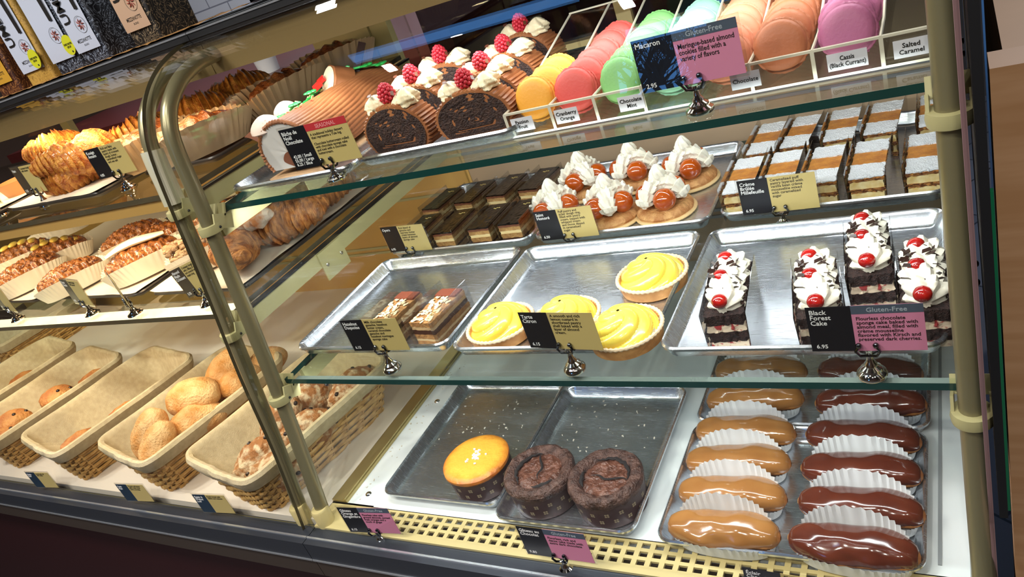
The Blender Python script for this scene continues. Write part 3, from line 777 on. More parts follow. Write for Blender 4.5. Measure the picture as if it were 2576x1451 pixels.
# millefeuille
ml, zt = layered('millefeuille', .046, .128, [('flaky_layer', .006, FLAKE, .0045, 0), ('custard_layer', .0115, CUSTARD, .0006, .002), ('flaky_layer', .006, FLAKE, .0050, 0), ('custard_layer', .0115, CUSTARD, .0006, .002), ('flaky_layer', .004, FLAKE, .0040, 0)])
MB().rbox((0, 0, zt + .0008), (.045, .126, .002), (8, 18, 2), .0006, 150).build('caramelised_top', CARTOP, ml)
for (y, l) in ((-.042, .044), (.044, .040)): MB().rbox((0, y, zt + .0022), (.0455, l, .0026), (16, 18, 2), .0017, 160, jag=.0022).build('sugar_stripe', SUGAR, ml)
film(ml, .0238, .132, .046)
tag(ml, cat='cake slice')
mls = [(-.309, 1.146, 0, 'front row, first beside the choux rings'), (-.250, 1.150, 0, 'front row, half behind the sign'), (-.188, 1.146, -.03, 'front row, just past the sign'), (-.126, 1.144, -.02, 'front row, next to last'), (-.053, 1.142, -.01, 'front row, beside the end post'),
    (-.296, 1.290, -.04, 'back row, first'), (-.240, 1.296, -.08, 'back row, second with tilted sugar'), (-.176, 1.298, -.02, 'back row, third'), (-.114, 1.300, -.06, 'back row, fourth with a split top'), (-.040, 1.300, 0, 'back row, behind the end post')]
for k, (x, y, r, lb) in enumerate(mls):
    o = ml if k == 0 else copy_tree(ml); place(o, (x, y, .263), r, 'millefeuille with two white sugar stripes, ' + lb, 'millefeuille slices')
# hazelnut dacquoise
hz, zt = layered('hazelnut_slice', .044, .092, [('meringue_layer', .009, mat('hazel_sponge', 'b98850', .75, col2='96683a', vs=90, bump=.8, bs=160), .001, 0), ('caramel_layer', .004, mat('pale_caramel', 'd8bc8c', .5), .0005, .001), ('meringue_layer', .008, MATS['hazel_sponge'], .001, 0),
    ('chocolate_layer', .008, mat('ganache_mid', '4a2818', .45), .0005, .001), ('butter_cream_layer', .006, mat('nut_cream', 'cba878', .5), .0006, .001), ('meringue_layer', .008, MATS['hazel_sponge'], .0012, 0)])
am = MB()
for i in range(70):
    x, y = random.uniform(-.019, .019), random.uniform(-.044, .024)
    am.ball((x, y, zt + .001 + random.random() * .0015), (.0042, .0030, .0006), 8, 4, M=Matrix.Translation((x, y, zt)) @ Euler((random.uniform(-.4, .4), random.uniform(-.4, .4), random.random() * 3)).to_matrix().to_4x4() @ Matrix.Translation((-x, -y, -zt)))
am.build('flaked_almonds', ALM, hz)
MB().rbox((0, .034, zt + .0018), (.042, .020, .003), (8, 5, 2), .0008, 200, jag=.001).build('cocoa_dusting', mat('cocoa_powder', '7a3a22', .9, bump=.6, bs=250), hz)
film(hz, .0228, .096, .050)
tag(hz, cat='cake slice')
place(hz, (-.800, .800, .264), -.12, 'hazelnut slice with almond top, mostly hidden behind its price sign', 'hazelnut slices')
h2 = copy_tree(hz); place(h2, (-.716, .800, .264), -.10, 'hazelnut slice with almond top, beside the price sign with layers showing', 'hazelnut slices')

# piped cream
def rosette(mb, c, r, h, fl=7, tw=2.6, amp=.2, tilt=(0, 0), mi=0):
    def C(u, v):
        th = 2 * pi * u; q = v; R = r * (1 - q) ** .62 * (1 - .22 * cos(pi * min(1, q * 1.6)))
        R *= 1 + amp * cos(fl * th + tw * 2 * pi * q / 1.6) * (1 - q * .4)
        rip = .06 * sin(q * 22) * r * (1 - q)
        return (c[0] + (R + rip) * cos(th) + tilt[0] * q, c[1] + (R + rip) * sin(th) + tilt[1] * q, c[2] + h * q)
    mb.grid(lambda u, v: C(u, v * .99), fl * 6, 16, cu=True, mi=mi)
def rope(mb, path, r, fl=7, lobes=5, amp=.16):
    """shell border: overlapping star-shaped lobes along a path"""
    N = 16 * lobes; P = []
    path = [Vector(p) for p in path]
    for i in range(N + 1):
        t = i / N * (len(path) - 1); k = min(int(t), len(path) - 2); P.append(path[k].lerp(path[k + 1], t - k))
    f = lambda t: r * (.62 + .50 * ((1 - (t * lobes) % 1) ** .55)) * min(1, 6 * (1 - t) + .25) * min(1, t * 14 + .5)
    mb.tube(P, f, fl * 5, star=fl, amp=amp, twist=lobes * 2.4, flat=.92)
def curl(mb, c, s_=.004, mi=0):
    a, b_, g_ = random.uniform(0, 6.28), random.uniform(-.7, .7), random.uniform(-.7, .7)
    M = Matrix.Translation(c) @ Euler((b_, g_, a)).to_matrix().to_4x4()
    k = s_ * random.uniform(.7, 1.4)
    mb.add([(-k, -k * .4, 0), (k, -k * .3, .0004), (k * .8, k * .45, k * .5), (-k * .7, k * .4, k * .45), (-k, -k * .4, .0007), (k, -k * .3, .0011), (k * .8, k * .45, k * .5 + .0007), (-k * .7, k * .4, k * .45 + .0007)],
        [(3, 2, 1, 0), (4, 5, 6, 7), (0, 1, 5, 4), (1, 2, 6, 5), (2, 3, 7, 6), (3, 0, 4, 7)], mi, M)
# black forest
def black_forest():
    root, zt = layered('black_forest_slice', .045, .118, [('cherry_cream_layer', .009, mat('cherry_cream', 'e2cfb4', .5, col2='a83a3a', vs=110, contrast=(.55, .62)), .0006, .001), ('dark_sponge_layer', .014, SPONGE, .0035, 0),
        ('cherry_cream_layer', .010, MATS['cherry_cream'], .0022, .001), ('dark_sponge_layer', .014, SPONGE, .0040, 0)])
    cm = MB(); P = [(.001 * sin(i), .055 - .011 * i, zt + .006) for i in range(11)]
    rope(cm, P, .0195, 8, 5, .14); cm.build('piped_cream', CREAM, root)
    for (x, y) in ((-.004, .040), (-.005, -.004), (-.002, -.052)):
        ch = MB(); ch.ball((x, y, zt + .021 if y > -.05 else zt + .016), (.0095, .0095, .0085), 18, 12, .05, 3); ch.build('cherry', CHERRY, root)
    cu = MB()
    for i in range(22):
        y = random.choice((.02, -.024)) + random.uniform(-.014, .014)
        curl(cu, (random.uniform(-.018, .018), y, zt + random.uniform(.018, .026) - abs(y) * 0), .0045)
    for i in range(14):
        curl(cu, (random.choice((-1, 1)) * .0215, random.uniform(-.055, .055), zt + .003), .0035)
    cu.build('chocolate_curls', CHOCT, root, False)
    film(root, .0232, .122, .047)
    return tag(root, cat='cake slice')
bf = black_forest()
for k, (x, y, r, lb) in enumerate([(-.262, .795, .10, 'standing alone nearest the lemon tarts'), (-.158, .785, .16, 'left of the close pair, behind the sign'), (-.109, .865, .10, 'pushed farthest back, layers showing'), (-.050, .790, .06, 'beside the end post')]):
    o = bf if k == 0 else copy_tree(bf); place(o, (x, y, .264), r, 'black forest slice with cherries, ' + lb, 'black forest slices')

# ------------------------------------------------------------------ saint honore
def honore():
    root = empty('choux_ring_cake')
    R = .052
    MB().lathe([(R - .004, 0), (R, .001), (R + .001, .003), (R - .001, .0052), (R - .006, .006)], 120, mod=lambda r, z, t, k: (r * (1 + (.012 * abs(sin(24 * t)) if k in (1, 2, 3) else 0)), z + (.0008 * abs(sin(24 * t)) if k == 3 else 0)), cap1=True).build('puff_disc', PUFFE, root)
    MB().lathe([(R - .004, .005), (R - .003, .010), (R - .007, .0155), (R - .014, .019), (R - .03, .020), (.002, .020)], 60, mod=lambda r, z, t, k: (r * (1 + fn((cos(t) * 2, sin(t) * 2, k * .4), 1.6) * .04), z + fn((cos(t) * r * 70, sin(t) * r * 70, 1), 1) * .002)).build('choux_ring', PUFF, root)
    for k in range(3):
        a = radians(-62 + 120 * k); x, y = .0275 * cos(a), .0275 * sin(a)
        b = MB(); b.ball((x, y, .0350), (.0195, .0195, .0190), 22, 14, .04, 2); b.build('glazed_choux', CARAM, root)
    cm = MB()
    for k in range(3):
        a = radians(-2 + 120 * k)
        P = [(cos(a) * q, sin(a) * q, z) for q, z in ((.004, .058), (.016, .056), (.027, .049), (.036, .038), (.040, .026))]
        rope(cm, P, .0128, 7, 4, .15)
    cm.build('piped_cream_ribs', CREAM, root)
    tm = MB(); rosette(tm, (0, 0, .058), .0165, .032, 7, 2.2, .2, (.002, .001)); tm.build('cream_rosette', CREAM, root)
    return tag(root, cat='cake')
sh = honore()
hs_ = [(-.652, 1.135, 1.1, 'nearest the opera slices, behind its sign'), (-.540, 1.122, .9, 'in the front row just past the sign'), (-.445, 1.128, -.05, 'at the front corner beside the millefeuille'), (-.640, 1.255, 1.3, 'at the back behind the sign'), (-.540, 1.265, .1, 'in the middle of the back row'), (-.430, 1.240, .0, 'at the back corner beside the millefeuille')]
for k, (x, y, r, lb) in enumerate(hs_):
    o = sh if k == 0 else copy_tree(sh); place(o, (x, y, .263), r, 'cream topped choux ring with caramel balls, ' + lb, 'choux ring cakes')
# ------------------------------------------------------------------ macarons in their acrylic tray
def macaron(mtl, fill):
    root = empty('macaron')
    r = .0268
    def dome(s_):
        # axis along y
        mb = MB(); Mx = Matrix.Rotation(-pi / 2 * s_, 4, 'X')
        mb.lathe([(r * .90, .0048), (r * .965, .0060), (r * .935, .0078), (r * .86, .0100), (r * .70, .0117), (r * .48, .0127), (r * .22, .0131), (.0005, .0132)], 36, M=Mx)
        mb.lathe([(r * .90, .0020), (r * 1.0, .0023), (r * 1.045, .0034), (r * 1.0, .0047), (r * .89, .0053)], 96, mod=lambda q, z, t, k: (q * (1 + fn((cos(t) * 9, sin(t) * 9, k * 2), 1.6) * .05), z), M=Mx, cap0=True, cap1=False)
        return mb
    for s_ in (-1, 1): dome(s_).build('shell', mtl, root)
    MB().lathe([(r * .90, -.0022), (r * .93, 0), (r * .90, .0022)], 32, M=Matrix.Rotation(pi / 2, 4, 'X')).build('filling', fill, root)
    return tag(root, cat='macaron')
MC = {}
def mcol(n, c, c2, f): MC[n] = (mat(n + '_macaron_shell', c, .55, col2=c2, vs=10, bump=.12, bs=300), mat(n + '_filling', f, .5))
mcol('yellow', 'eda93c', 'e49c30', 'c9822c'); mcol('red', 'dc5a50', 'd24e48', 'b04038'); mcol('green', '6fae64', '86bc74', '5a3a28'); mcol('mint', '8fcfae', '9ad6b6', '7ab89c')
mcol('salmon', 'd88a68', 'cf8060', '9a5a44'); mcol('brown', 'b26a44', 'a8603c', '5a3020'); mcol('purple', 'a85a7c', 'b0648a', '7a3c58'); mcol('lime', 'a3a53c', 'b0b048', '8a8030')
cols = [('yellow', -.447, 3, 'passion fruit yellow', 0), ('red', -.392, 6, 'cranberry red', .0), ('green', -.334, 6, 'green chocolate mint', 0), ('mint', -.276, 6, 'pale mint green', 0), ('salmon', -.217, 6, 'salmon pink', 0), ('brown', -.158, 6, 'chocolate brown', 0), ('purple', -.096, 6, 'blackcurrant purple', 0)]
for (nm, x, n, lb, _) in cols:
    m0 = macaron(*MC[nm])
    for k in range(n):
        o = m0 if k == 0 else copy_tree(m0)
        y = .824 + k * (.0325 if nm != 'yellow' else .037)
        lean = radians([-16, -20, -24, -24, -26, -28][k])
        place(o, (x + random.uniform(-.002, .002), y, .5555 + .0285 + .0012 * k), 0, '%s macaron, %s in its slot of the clear tray' % (lb, (ORD[k] + ' from the front')), nm + ' macarons', rot=(lean, random.uniform(-.2, .2), radians(random.uniform(-9, 9))))
tr = empty('macaron_tray', (-.25, .9, .5505), 0, 'clear acrylic tray with eight slots under the rows of macarons', 'tray')
tx0, tx1, ty0, ty1 = -.482, -.022, .790, 1.06
ACE = mat('acrylic_edge', 'cfc8b4', .2, spec=.8)
def apl(name, a, b, parent, edge_top=None):
    o = strip(name, a, b, ACR, parent)
    return o
apl('tray_floor', (tx0, ty0, .551), (tx1, ty1, .5535), tr)
f_ = apl('front_wall', (tx0, ty0, .5535), (tx1, ty0 + .003, .580), tr); strip('polished_edge', (tx0, ty0 - .0003, .580), (tx1, ty0 + .0033, .5825), ACE, f_)
strip('polished_edge', (tx0, ty0 - .0003, .551), (tx1, ty0, .5535), ACE, f_)
f_ = apl('back_wall', (tx0, ty1 - .003, .5535), (tx1, ty1, .63), tr); strip('polished_edge', (tx0, ty1 - .0033, .63), (tx1, ty1, .632), ACE, f_)
xs = [tx0, -.420, -.363, -.305, -.247, -.188, -.127, -.066, tx1 - .003]
for x in xs:
    d = MB(); pts = [(ty0, .5535), (ty1, .5535), (ty1, .63), (ty0 + .06, .582), (ty0, .5805)]
    d.add([(x, *q) for q in pts] + [(x + .003, *q) for q in pts], [(4, 3, 2, 1, 0), (5, 6, 7, 8, 9)] + [(i, (i + 1) % 5, (i + 1) % 5 + 5, i + 5) for i in range(5)])
    dd = d.build('slot_divider', ACR, tr, False)
    MB().tube([(x + .0015, ty0, .5815), (x + .0015, ty0 + .06, .5825), (x + .0015, ty1, .6305)], .0016, 6).build('polished_edge', ACE, dd)
    MB().span((x - .0004, ty0 - .0004, .5535), (x + .0034, ty0, .5815)).build('polished_edge', ACE, dd)
fix_parent(tr)
LBLM = mat('white_label', 'cfcdd2', .6)
for (x, t1, cat) in ((-.459, 'Passion\nFruit', ''), (-.399, 'Cranberry\nOrange', ''), (-.318, 'Chocolate\nMint', ''), (-.192, 'Chocolate', ''), (-.095, 'Cassis\n(Black Currant)', ''), (-.040, 'Salted\nCaramel', '')):
    wl = .030 if len(t1) < 20 else .036
    e = empty('slot_label', (x, ty0 - .0010, .5665), 0, 'small white label reading ' + t1.replace('\n', ' ').lower().replace('(', '').replace(')', '') + ' on the tray front', 'label')
    MB().box((0, 0, 0), (wl, .0006, .017)).build('paper', LBLM, e, False)
    text(t1, e, INKB, 0, .0062 if '\n' in t1 else .003, .0062, -.0006, wl * .9, align='CENTER')
    e['group'] = 'tray slot labels'

# ------------------------------------------------------------------ raspberry slices and yule log
def raspberry(mb, c, s_=1.0, rot=(0, 0, 0)):
    pts = []
    N = 60; R = Euler(rot).to_matrix()
    for i in range(N):
        z = 1 - 2 * (i + .5) / N
        a = i * 2.39996; q = sqrt(1 - z * z)
        rad = .0098 * (1 - .22 * z)
        p = Vector((q * cos(a) * rad, q * sin(a) * rad, z * .0125))
        mb.ball(tuple(Vector(c) + (R @ p) * s_), .0030 * s_, 8, 6)
    mb.ball(c, (.0088 * s_, .0088 * s_, .0118 * s_), 12, 8)
def log_slice():
    root = empty('yule_log_slice')
    # domed slab, faces along -y and +y
    W = .056; T = .017
    def outline(n=110, k=1.0, rib=True):
        P = []
        for i in range(n):
            t = -.62 + (pi + 1.24) * i / (n - 1)
            r = W * k * (1 + (.03 * sin(i * 2 * pi / 3.2) if rib else 0))
            z = sin(t) * r * .72
            P.append((cos(t) * r, max(z, -.026 * k)))
        return P
    o1 = outline(); ys = (-T, -T + .002, T - .002, T)
    rs = []
    for y, k in zip(ys, (.975, 1, 1, .975)): rs.append([(x * k, y, z * k + .030) for x, z in o1])
    MB().rings(rs).build('buttercream_coat', BUTTC, root)
    for s_ in (-1, 1):
        o2 = outline(60, .90, False)
        def face(u, v): return None
        mb = MB(); rs = []
        for q in [1 - .035 * i for i in range(28)]:
            rs.append([(x * q, s_ * (T + .0008) - s_ * fn((x * q * 90, z * q * 90, 5), 1) * .002 + s_ * .0004 * sin(q * 40 + 3 * fn((x * 40, z * 40, 2), 1)), z * q + .030) for x, z in o2])
        mb.rings(rs, True, False, True); mb.build('sponge_face', mat('swirl_sponge', '2a1614', .6, col2='452a1e', vs=160, vd=5, bump=1, bs=400), root)
    cm = MB(); rosette(cm, (-.023, 0, .062), .020, .022, 6, 1.6, .26, (-.004, 0)); rosette(cm, (.024, 0, .062), .021, .023, 6, 1.8, .26, (.004, .002)); rosette(cm, (0, .007, .068), .012, .010, 6, 1, .2)
    cm.build('piped_cream', BCREAM, root)
    rm = MB(); raspberry(rm, (-.001, -.002, .083), 1.0, (.25, .15, 0)); rm.build('raspberry', RASP, root)
    cu = MB()
    for i in range(9): curl(cu, (random.uniform(-.028, .028), random.uniform(-.010, .010), .080 + random.uniform(-.004, .004)), .004)
    cu.build('chocolate_curls', MILKC, root, False)
    return tag(root, cat='cake slice')
ls = log_slice()
lsp = [(-.652, .812, 'front one nearest the yule log'), (-.533, .818, 'front one nearest the macarons'), (-.664, .895, 'second in the row by the yule log'), (-.548, .895, 'second in the row by the macarons'), (-.668, .985, 'last in the row by the yule log'), (-.553, .975, 'third in the row by the macarons'), (-.563, 1.062, 'last in the row by the macarons')]
for k, (x, y, lb) in enumerate(lsp):
    o = ls if k == 0 else copy_tree(ls); place(o, (x, y, .5545), radians([-3, 4, -6, -8, 4, -12, -14][k]), 'yule log slice with a raspberry, ' + lb, 'yule log slices', sc=(1, 1, .92) if k % 2 else (1, 1, 1))
pan('serving_tray', .132, .165, 'silver tray under the raspberry topped slices', 'trays on the upper shelf', .018).location = (-.595, .938, .5505)
pan('serving_tray', .125, .165, 'silver tray under the yule log', 'trays on the upper shelf', .014).location = (-.852, .925, .5505)

yl = empty('yule_log', (-.868, .945, .556), 0, 'decorated yule log cake with green icing vine and meringue mushrooms', 'cake')
def ylog():
    Lh = .135; R = .052
    def P(u, v, k=1.0):
        t = -.55 + (pi + 1.1) * u
        y = -Lh + 2 * Lh * v
        ph = u * 105 + 4 * sin(v * 5 + u * 3) + 1.2 * fn((u * 4, v * 3, 0), 1.5)
        # ripple pattern flows around the branch stump
        d = sqrt(((u - .60) * 2.6) ** 2 + ((v - .62) * 2.2) ** 2)
        ph += 6 * math.exp(-d * 3.2)
        r = R * (1 + .036 * abs(sin(ph)) + .02 * fn((u * 3, v * 4, 2), 1)) * k
        return (cos(t) * r * 1.05, y, max(sin(t) * r * .9, -.030) + .032)
    MB().grid(lambda u, v: P(u, v), 440, 70).build('buttercream_bark', BUTTC, yl)
    ed = MB(); ep = [P(i / 80, 0, 1.0) for i in range(81)]; ed.tube([(p[0], p[1] - .001, p[2]) for p in ep], lambda t: .0030 * (1 + .35 * sin(t * 260)), 8); ed.build('piped_edge', BUTTC, yl)
    for s_ in (-1, 1):
        rs = []
        for q in (1, .8, .6, .4, .2, .03):
            rs.append([(p[0] * q * .97, s_ * (Lh + .0012) - s_ * fn((p[0] * 60, p[2] * 60, q * 3), 1) * .0008, (p[2] - .032) * q * .97 + .032) for p in [P(i / 60, 0) for i in range(61)]])
        MB().rings(rs, True, False, True).build('iced_end', mat('white_end_icing', 'b9b4ae', .5), yl)
    rs = []
    for q in (1, .6, .1): rs.append([(.006 + q * .020 * cos(t) * (1 + .2 * sin(2 * t + 1)), -Lh - .0022, .022 + q * .013 * sin(t) * (1 + .15 * sin(3 * t))) for t in [2 * pi * i / 24 for i in range(24)]])
    MB().rings(rs, True, False, True).build('chocolate_spot', mat('brown_spot', '6e3e28', .5), yl)
    # branch stump with a pale cut face
    ax_ = Vector((-.25, -.70, .66)).normalized(); base = Vector((-.014, .048, .070)); rs = []
    a = ax_.cross(Vector((0, 1, 0))).normalized(); b = ax_.cross(a)
    for h, r in ((-.01, .034), (.006, .030), (.018, .0265), (.024, .0255), (.026, .022)):
        rs.append([base + ax_ * h + a * cos(t) * r * (1 + .05 * sin(9 * t)) * .8 + b * sin(t) * r * (1.25 + .05 * sin(7 * t)) for t in [2 * pi * i / 48 for i in range(48)]])
    MB().rings(rs).build('branch_stump', BUTTC, yl)
    rs = []
    for r in (.0225, .012, .002): rs.append([base + ax_ * (.0265 + .0006 * (r < .02)) + a * cos(t) * r * .8 + b * sin(t) * r * 1.25 for t in [2 * pi * i / 32 for i in range(32)]])
    MB().rings(rs, True, False, True).build('pale_cut_face', BCREAM, yl)
    # vine
    vp = [(-.050, -.085, .058), (-.048, -.06, .064), (-.052, -.045, .068), (-.046, -.028, .070), (-.044, -.006, .074), (-.046, .016, .078), (-.040, .035, .088), (-.034, .055, .094), (-.020, .068, .096), (-.004, .078, .092)]
    sp = []
    for i in range(len(vp) - 1):
        for k in range(5): sp.append(Vector(vp[i]).lerp(Vector(vp[i + 1]), k / 5) + Vector((.002 * sin(i * 3 + k), 0, .001 * cos(k * 2))))
    vm = MB(); vm.tube(sp, .0024, 8)
    for c in (vp[1], (-.022, -.062, .082), vp[3], (-.020, -.02, .086), vp[5], vp[6], (.022, .085, .086), (.040, .098, .080), (-.035, -.083, .074)):
        a0 = random.uniform(0, 6)
        for q in range(5):
            a_ = a0 + q * 1.256
            vm.ball((c[0] + .0065 * cos(a_), c[1] + .0065 * sin(a_), c[2] + .001), (.0058, .0044, .0022), 10, 6)
        vm.ball(c, (.006, .006, .003), 10, 6)
    vm.tube([(-.05, -.06, .066), (-.034, -.062, .077), (-.022, -.062, .082)], .002, 7); vm.tube([(-.004, .078, .088), (.022, .085, .086), (.040, .098, .080)], .002, 7)
    vm.build('green_vine', GREENI, yl)
    for (c, r) in (((-.040, -.118, .068), (.026, .024, .022)), ((-.062, -.045, .072), (.019, .021, .017))):
        mm = MB(); mm.ball(c, r, 24, 14, .05, 1.5, f=lambda d: 1 if d.z > -.1 else .75); mm.tube([(c[0], c[1], c[2] - r[2] * .6), (c[0] - .004, c[1] + .002, c[2] - r[2] - .010)], .009, 12); mm.build('meringue_mushroom', MERI, yl)
    rc = MB()
    for (c, d) in (((-.034, .030, .092), (.014, .012, .006)), ((-.030, .012, .088), (.016, .012, .007)), ((-.028, .050, .099), (.008, .010, .005))): rc.box(c, d, (.3, -.4, .6))
    rc.build('red_candy', REDS, yl)
    yc = MB()
    for i in range(14): yc.box((-.044 + random.uniform(-.010, .016), random.uniform(-.09, .03), .072 + random.uniform(-.004, .010)), (.009, .004, .0015), (random.uniform(-1, 1), random.uniform(-1, 1), random.uniform(0, 3)))
    yc.build('pale_candy', YELS, yl, False)
    sp_ = MB()
    for i in range(18):
        u = random.uniform(.45, .75); v = random.uniform(.1, .5); p = P(u, v); sp_.box(p, (.004, .0014, .0014), (0, 0, random.uniform(0, 3)), mi=i % 2)
    tag(sp_.build('sprinkles', [REDS, GREENI], yl, False), kind='stuff')
    sc_ = MB(); sc_.box((.002, .100, .100), (.012, .004, .050), (-.5, .5, .3)); sc_.build('chocolate_shard', CHOCT, yl, False)
    cv = MB(); cv.grid(lambda u, v: (-.075 - .030 * v + .012 * sin(u * 2), -.110 + .05 * u, .045 + .030 * v * (1 - v * .4) + .006 * sin(u * 3)), 10, 8); cv.build('chocolate_leaf', MILKC, yl)
    bd = MB().box((0, 0, -.003), (.118, .285, .003)).build('cake_board', mat('kraft_board', 'c8a078', .6), yl, False)
ylog()

# ------------------------------------------------------------------ price signs
def sign(x, y, zs, title, price, body, label, cz, w_=.108, h_=.056, yaw=0, header=None, hmat=GREYP, bmat=KRAFT, hcol=INKG, stand=True, tint=DARKP, ts=.0078, bs=.0058, roll=0, px=-.5, foot=None):
    root = empty('price_sign', (x, y, zs), yaw, label, 'sign', 'price signs in the cases')
    M = Matrix.Translation((0, 0, cz - zs)) @ Matrix.Rotation(roll, 4, 'Y')
    MB().box((0, 0, 0), (w_ + .006, .0009, h_ + .006), M=M).build('clear_sleeve', ACR, root, False)
    xs_ = -w_ / 2 + w_ * .40
    MB().box(((-w_ / 2 + xs_) / 2, -.0008, 0), (xs_ + w_ / 2, .0005, h_), M=M).build('title_panel', tint, root, False)
    MB().box(((xs_ + w_ / 2) / 2, -.0008, 0), (w_ / 2 - xs_, .0005, h_), M=M).build('text_panel', bmat, root, False)
    hz = h_ / 2
    if header:
        MB().box(((xs_ + w_ / 2) / 2, -.0011, h_ / 2 - .005), (w_ / 2 - xs_, .0004, .010), M=M).build('header_band', hmat, root, False)
        text(header, root, hcol, (xs_ + w_ / 2) / 2, h_ / 2 - .0018, .0075, -.0014, M=M, align='CENTER'); hz -= .011
    text(title, root, INKW, -w_ / 2 + .003, h_ / 2 - .003, ts, -.0012, .4 * w_ - .005, M=M, spacing=.85)
    if price:
        nl = price.count('\n'); text(price, root, INKW, -w_ / 2 + .005, -h_ / 2 + .0095 + nl * .0062, .0068, -.0012, .4 * w_ - .008, M=M, spacing=.85)
    text(body, root, INKB, xs_ + .0035, hz - .002, bs, -.0012, .6 * w_ - .008, M=M, spacing=.88)
    if stand:
        b0 = cz - zs - h_ / 2 - .003
        k = max(.35, min(1.0, b0 / .033))
        MB().lathe([(.0145, 0), (.0152, .002), (.0145, .005), (.011, .008), (.0105, .011), (.0065, .014), (.0062, .017), (.0038, .020), (.0032, b0 / k - .006), (.0032, b0 / k)], 28, M=Matrix.Translation((0, .002, 0)) @ Matrix.Diagonal((1, 1, k, 1))).build('stand', CHROME, root)
        c = MB()
        for yy in (-.004, .006):
            for s_ in (-1, 1):
                c.tube([(0, yy * .3 + .001, b0 - .004), (s_ * .008, yy * .8, b0 - .002), (s_ * .0115, yy, b0 + .004), (s_ * .0085, yy * .7, b0 + .009)], .0016, 7)
                c.ball((s_ * .008, yy * .6, b0 + .0105), .0032, 8, 6)
        c.build('clip', mat('dark_chrome', '6a6c70', .12, 1.0), root)
    return root
sign(-.761, .700, .260, 'Hazelnut\nDaquoise', '6.15', 'Milk chocolate\nganache, hazelnut\nbutter cream,\ncaramel chocolate\nganache and\nhazelnut meringue\nsponge cake', 'khaki and black hazelnut slice sign on a chrome stand', .326)
sign(-.452, .698, .260, 'Tarte\nCitron', '6.15', 'A smooth and rich\nlemon custard in\nshortbread pastry\nshell baked with a\nlayer of almond\ncream.', 'khaki and navy lemon tart sign on a chrome stand', .324, yaw=-.08)
sign(-.100, .688, .260, 'Black\nForest\nCake', '6.95', 'Flourless chocolate\nsponge cake baked with\nalmond meal, filled with\ncrème mousseline\nflavored with Kirsch and\npreserved dark cherries.', 'pink black forest cake sign with gluten-free header', .322, header='Gluten-Free', bmat=PINKP)
sign(-.938, 1.047, .260, 'Opera', '6.95', 'Rich blend of\nganache and\nespresso butter\ncream between\nlayers of almond\nsponge cake', 'khaki opera cake sign standing before the dark slices', .310, yaw=-.06)
sign(-.586, 1.036, .260, 'Saint\nHonoré', '6.50', 'Puff pastry and\néclair dough ring,\nfilled with pastry\ncream, topped with\nwhipped cream\nand choux dipped\nin caramelized\nsugar', 'khaki choux ring sign standing before the cream cakes', .308)
sign(-.239, 1.036, .260, 'Crème\nBrûlée\nMillefeuille', '6.95', 'Caramelized puff\npastry layered with\nvanilla bean crème\nmousseline mixed\nwith caramelized\nsugar', 'khaki millefeuille sign standing before the sugared slices', .316)
sign(-.754, .760, .550, 'Bûche de\nNoël\nChocolate', '42.00 / Small\n55.00 / Large\n6.25 / Slice', 'A traditional holiday dessert\nthat represents a Yule log.\n\nChocolate buttercream rolled\nwith chocolate sponge cake\nand iced with a chocolate\nbuttercream.', 'khaki yule log sign with red seasonal header', .604, w_=.124, h_=.060, header='SEASONAL', hmat=REDP, hcol=mat('ink_pink', 'd88a8a', .5), bs=.0052)
sign(-.237, .763, .550, 'Macaron', '2.95', 'Meringue-based almond\ncookies filled with a\nvariety of flavors', 'pink macaron sign with gluten-free header before the acrylic tray', .610, header='Gluten-Free', bmat=PINKP, bs=.0072)
sign(-.850, .594, -.014, 'Gâteau\nOrange et\nGingembre', '6.15', 'Flourless cake with\nground almonds, pureed\nfresh oranges and a\ntouch of ginger', 'pink orange cake sign at the end of the vent grille', .041, w_=.100, header='Gluten-Free', bmat=PINKP, yaw=.1)
sign(-.510, .592, -.014, 'Gâteau au\nChocolat', '9.80', 'Flourless, rich and\ndense cake made with\nextra dark chocolate', 'pink chocolate cake sign leaning at the vent grille', .046, w_=.104, header='Gluten-Free', bmat=PINKP)
sign(-.206, .596, -.014, 'Éclair\nChocolate\n& Coffee', '5.50', 'Pâte à choux filled\nwith a pastry cream\nand glazed', 'khaki eclair sign before the front eclairs', .014, roll=.05)
sign(-1.287, .812, .583, 'Kouign\nAmann', '4.85', 'Rich and flaky\npastry made with\nlayers of croissant\ndough, butter,\ncaramelized sugar\nand sea salt', 'tilted khaki sign before the laminated pastries on the upper shelf', .640, yaw=.05, w_=.104)
sign(-1.565, .815, .583, 'Ham', '5.25', 'Croissant dough\nwith cheese', 'small khaki sign on the upper shelf beside the laminated pastries', .642, yaw=-.1, w_=.094, tint=mat('card_brown', '3a3024', .5))
sign(-1.745, .815, .583, 'Brioche', '4.25', 'Butter dough\nwith sugar', 'khaki sign farthest along the upper bread shelf', .640, yaw=-.1, w_=.094, tint=MATS['card_brown'])
sign(-1.146, .738, .375, 'Almond\nMaple\nCroissant', '5.75', 'Croissant dough\nwith a filling of vanilla\nand covered with\nmaple icing', 'khaki sign beside the twin posts on the lower bread shelf', .429, yaw=-.05, w_=.094, tint=MATS['card_brown'], roll=-.22)
sign(-1.498, .733, .375, 'Pecan\nDanish', '4.95', 'Danish dough\nwith pecans', 'khaki sign before the pecan danish on the lower bread shelf', .428, yaw=-.2, w_=.096)
sign(-1.340, .722, .375, 'Citron\nDanish', '4.95', 'Danish dough\nwith icing', 'sign seen nearly edge-on before the iced danish', .428, yaw=-.47, w_=.100)
sign(-1.782, .731, .375, 'Apple\nDanish', '4.95', 'Danish dough\nwith apple', 'khaki sign at the far end of the lower bread shelf', .430, yaw=-.2, w_=.096)
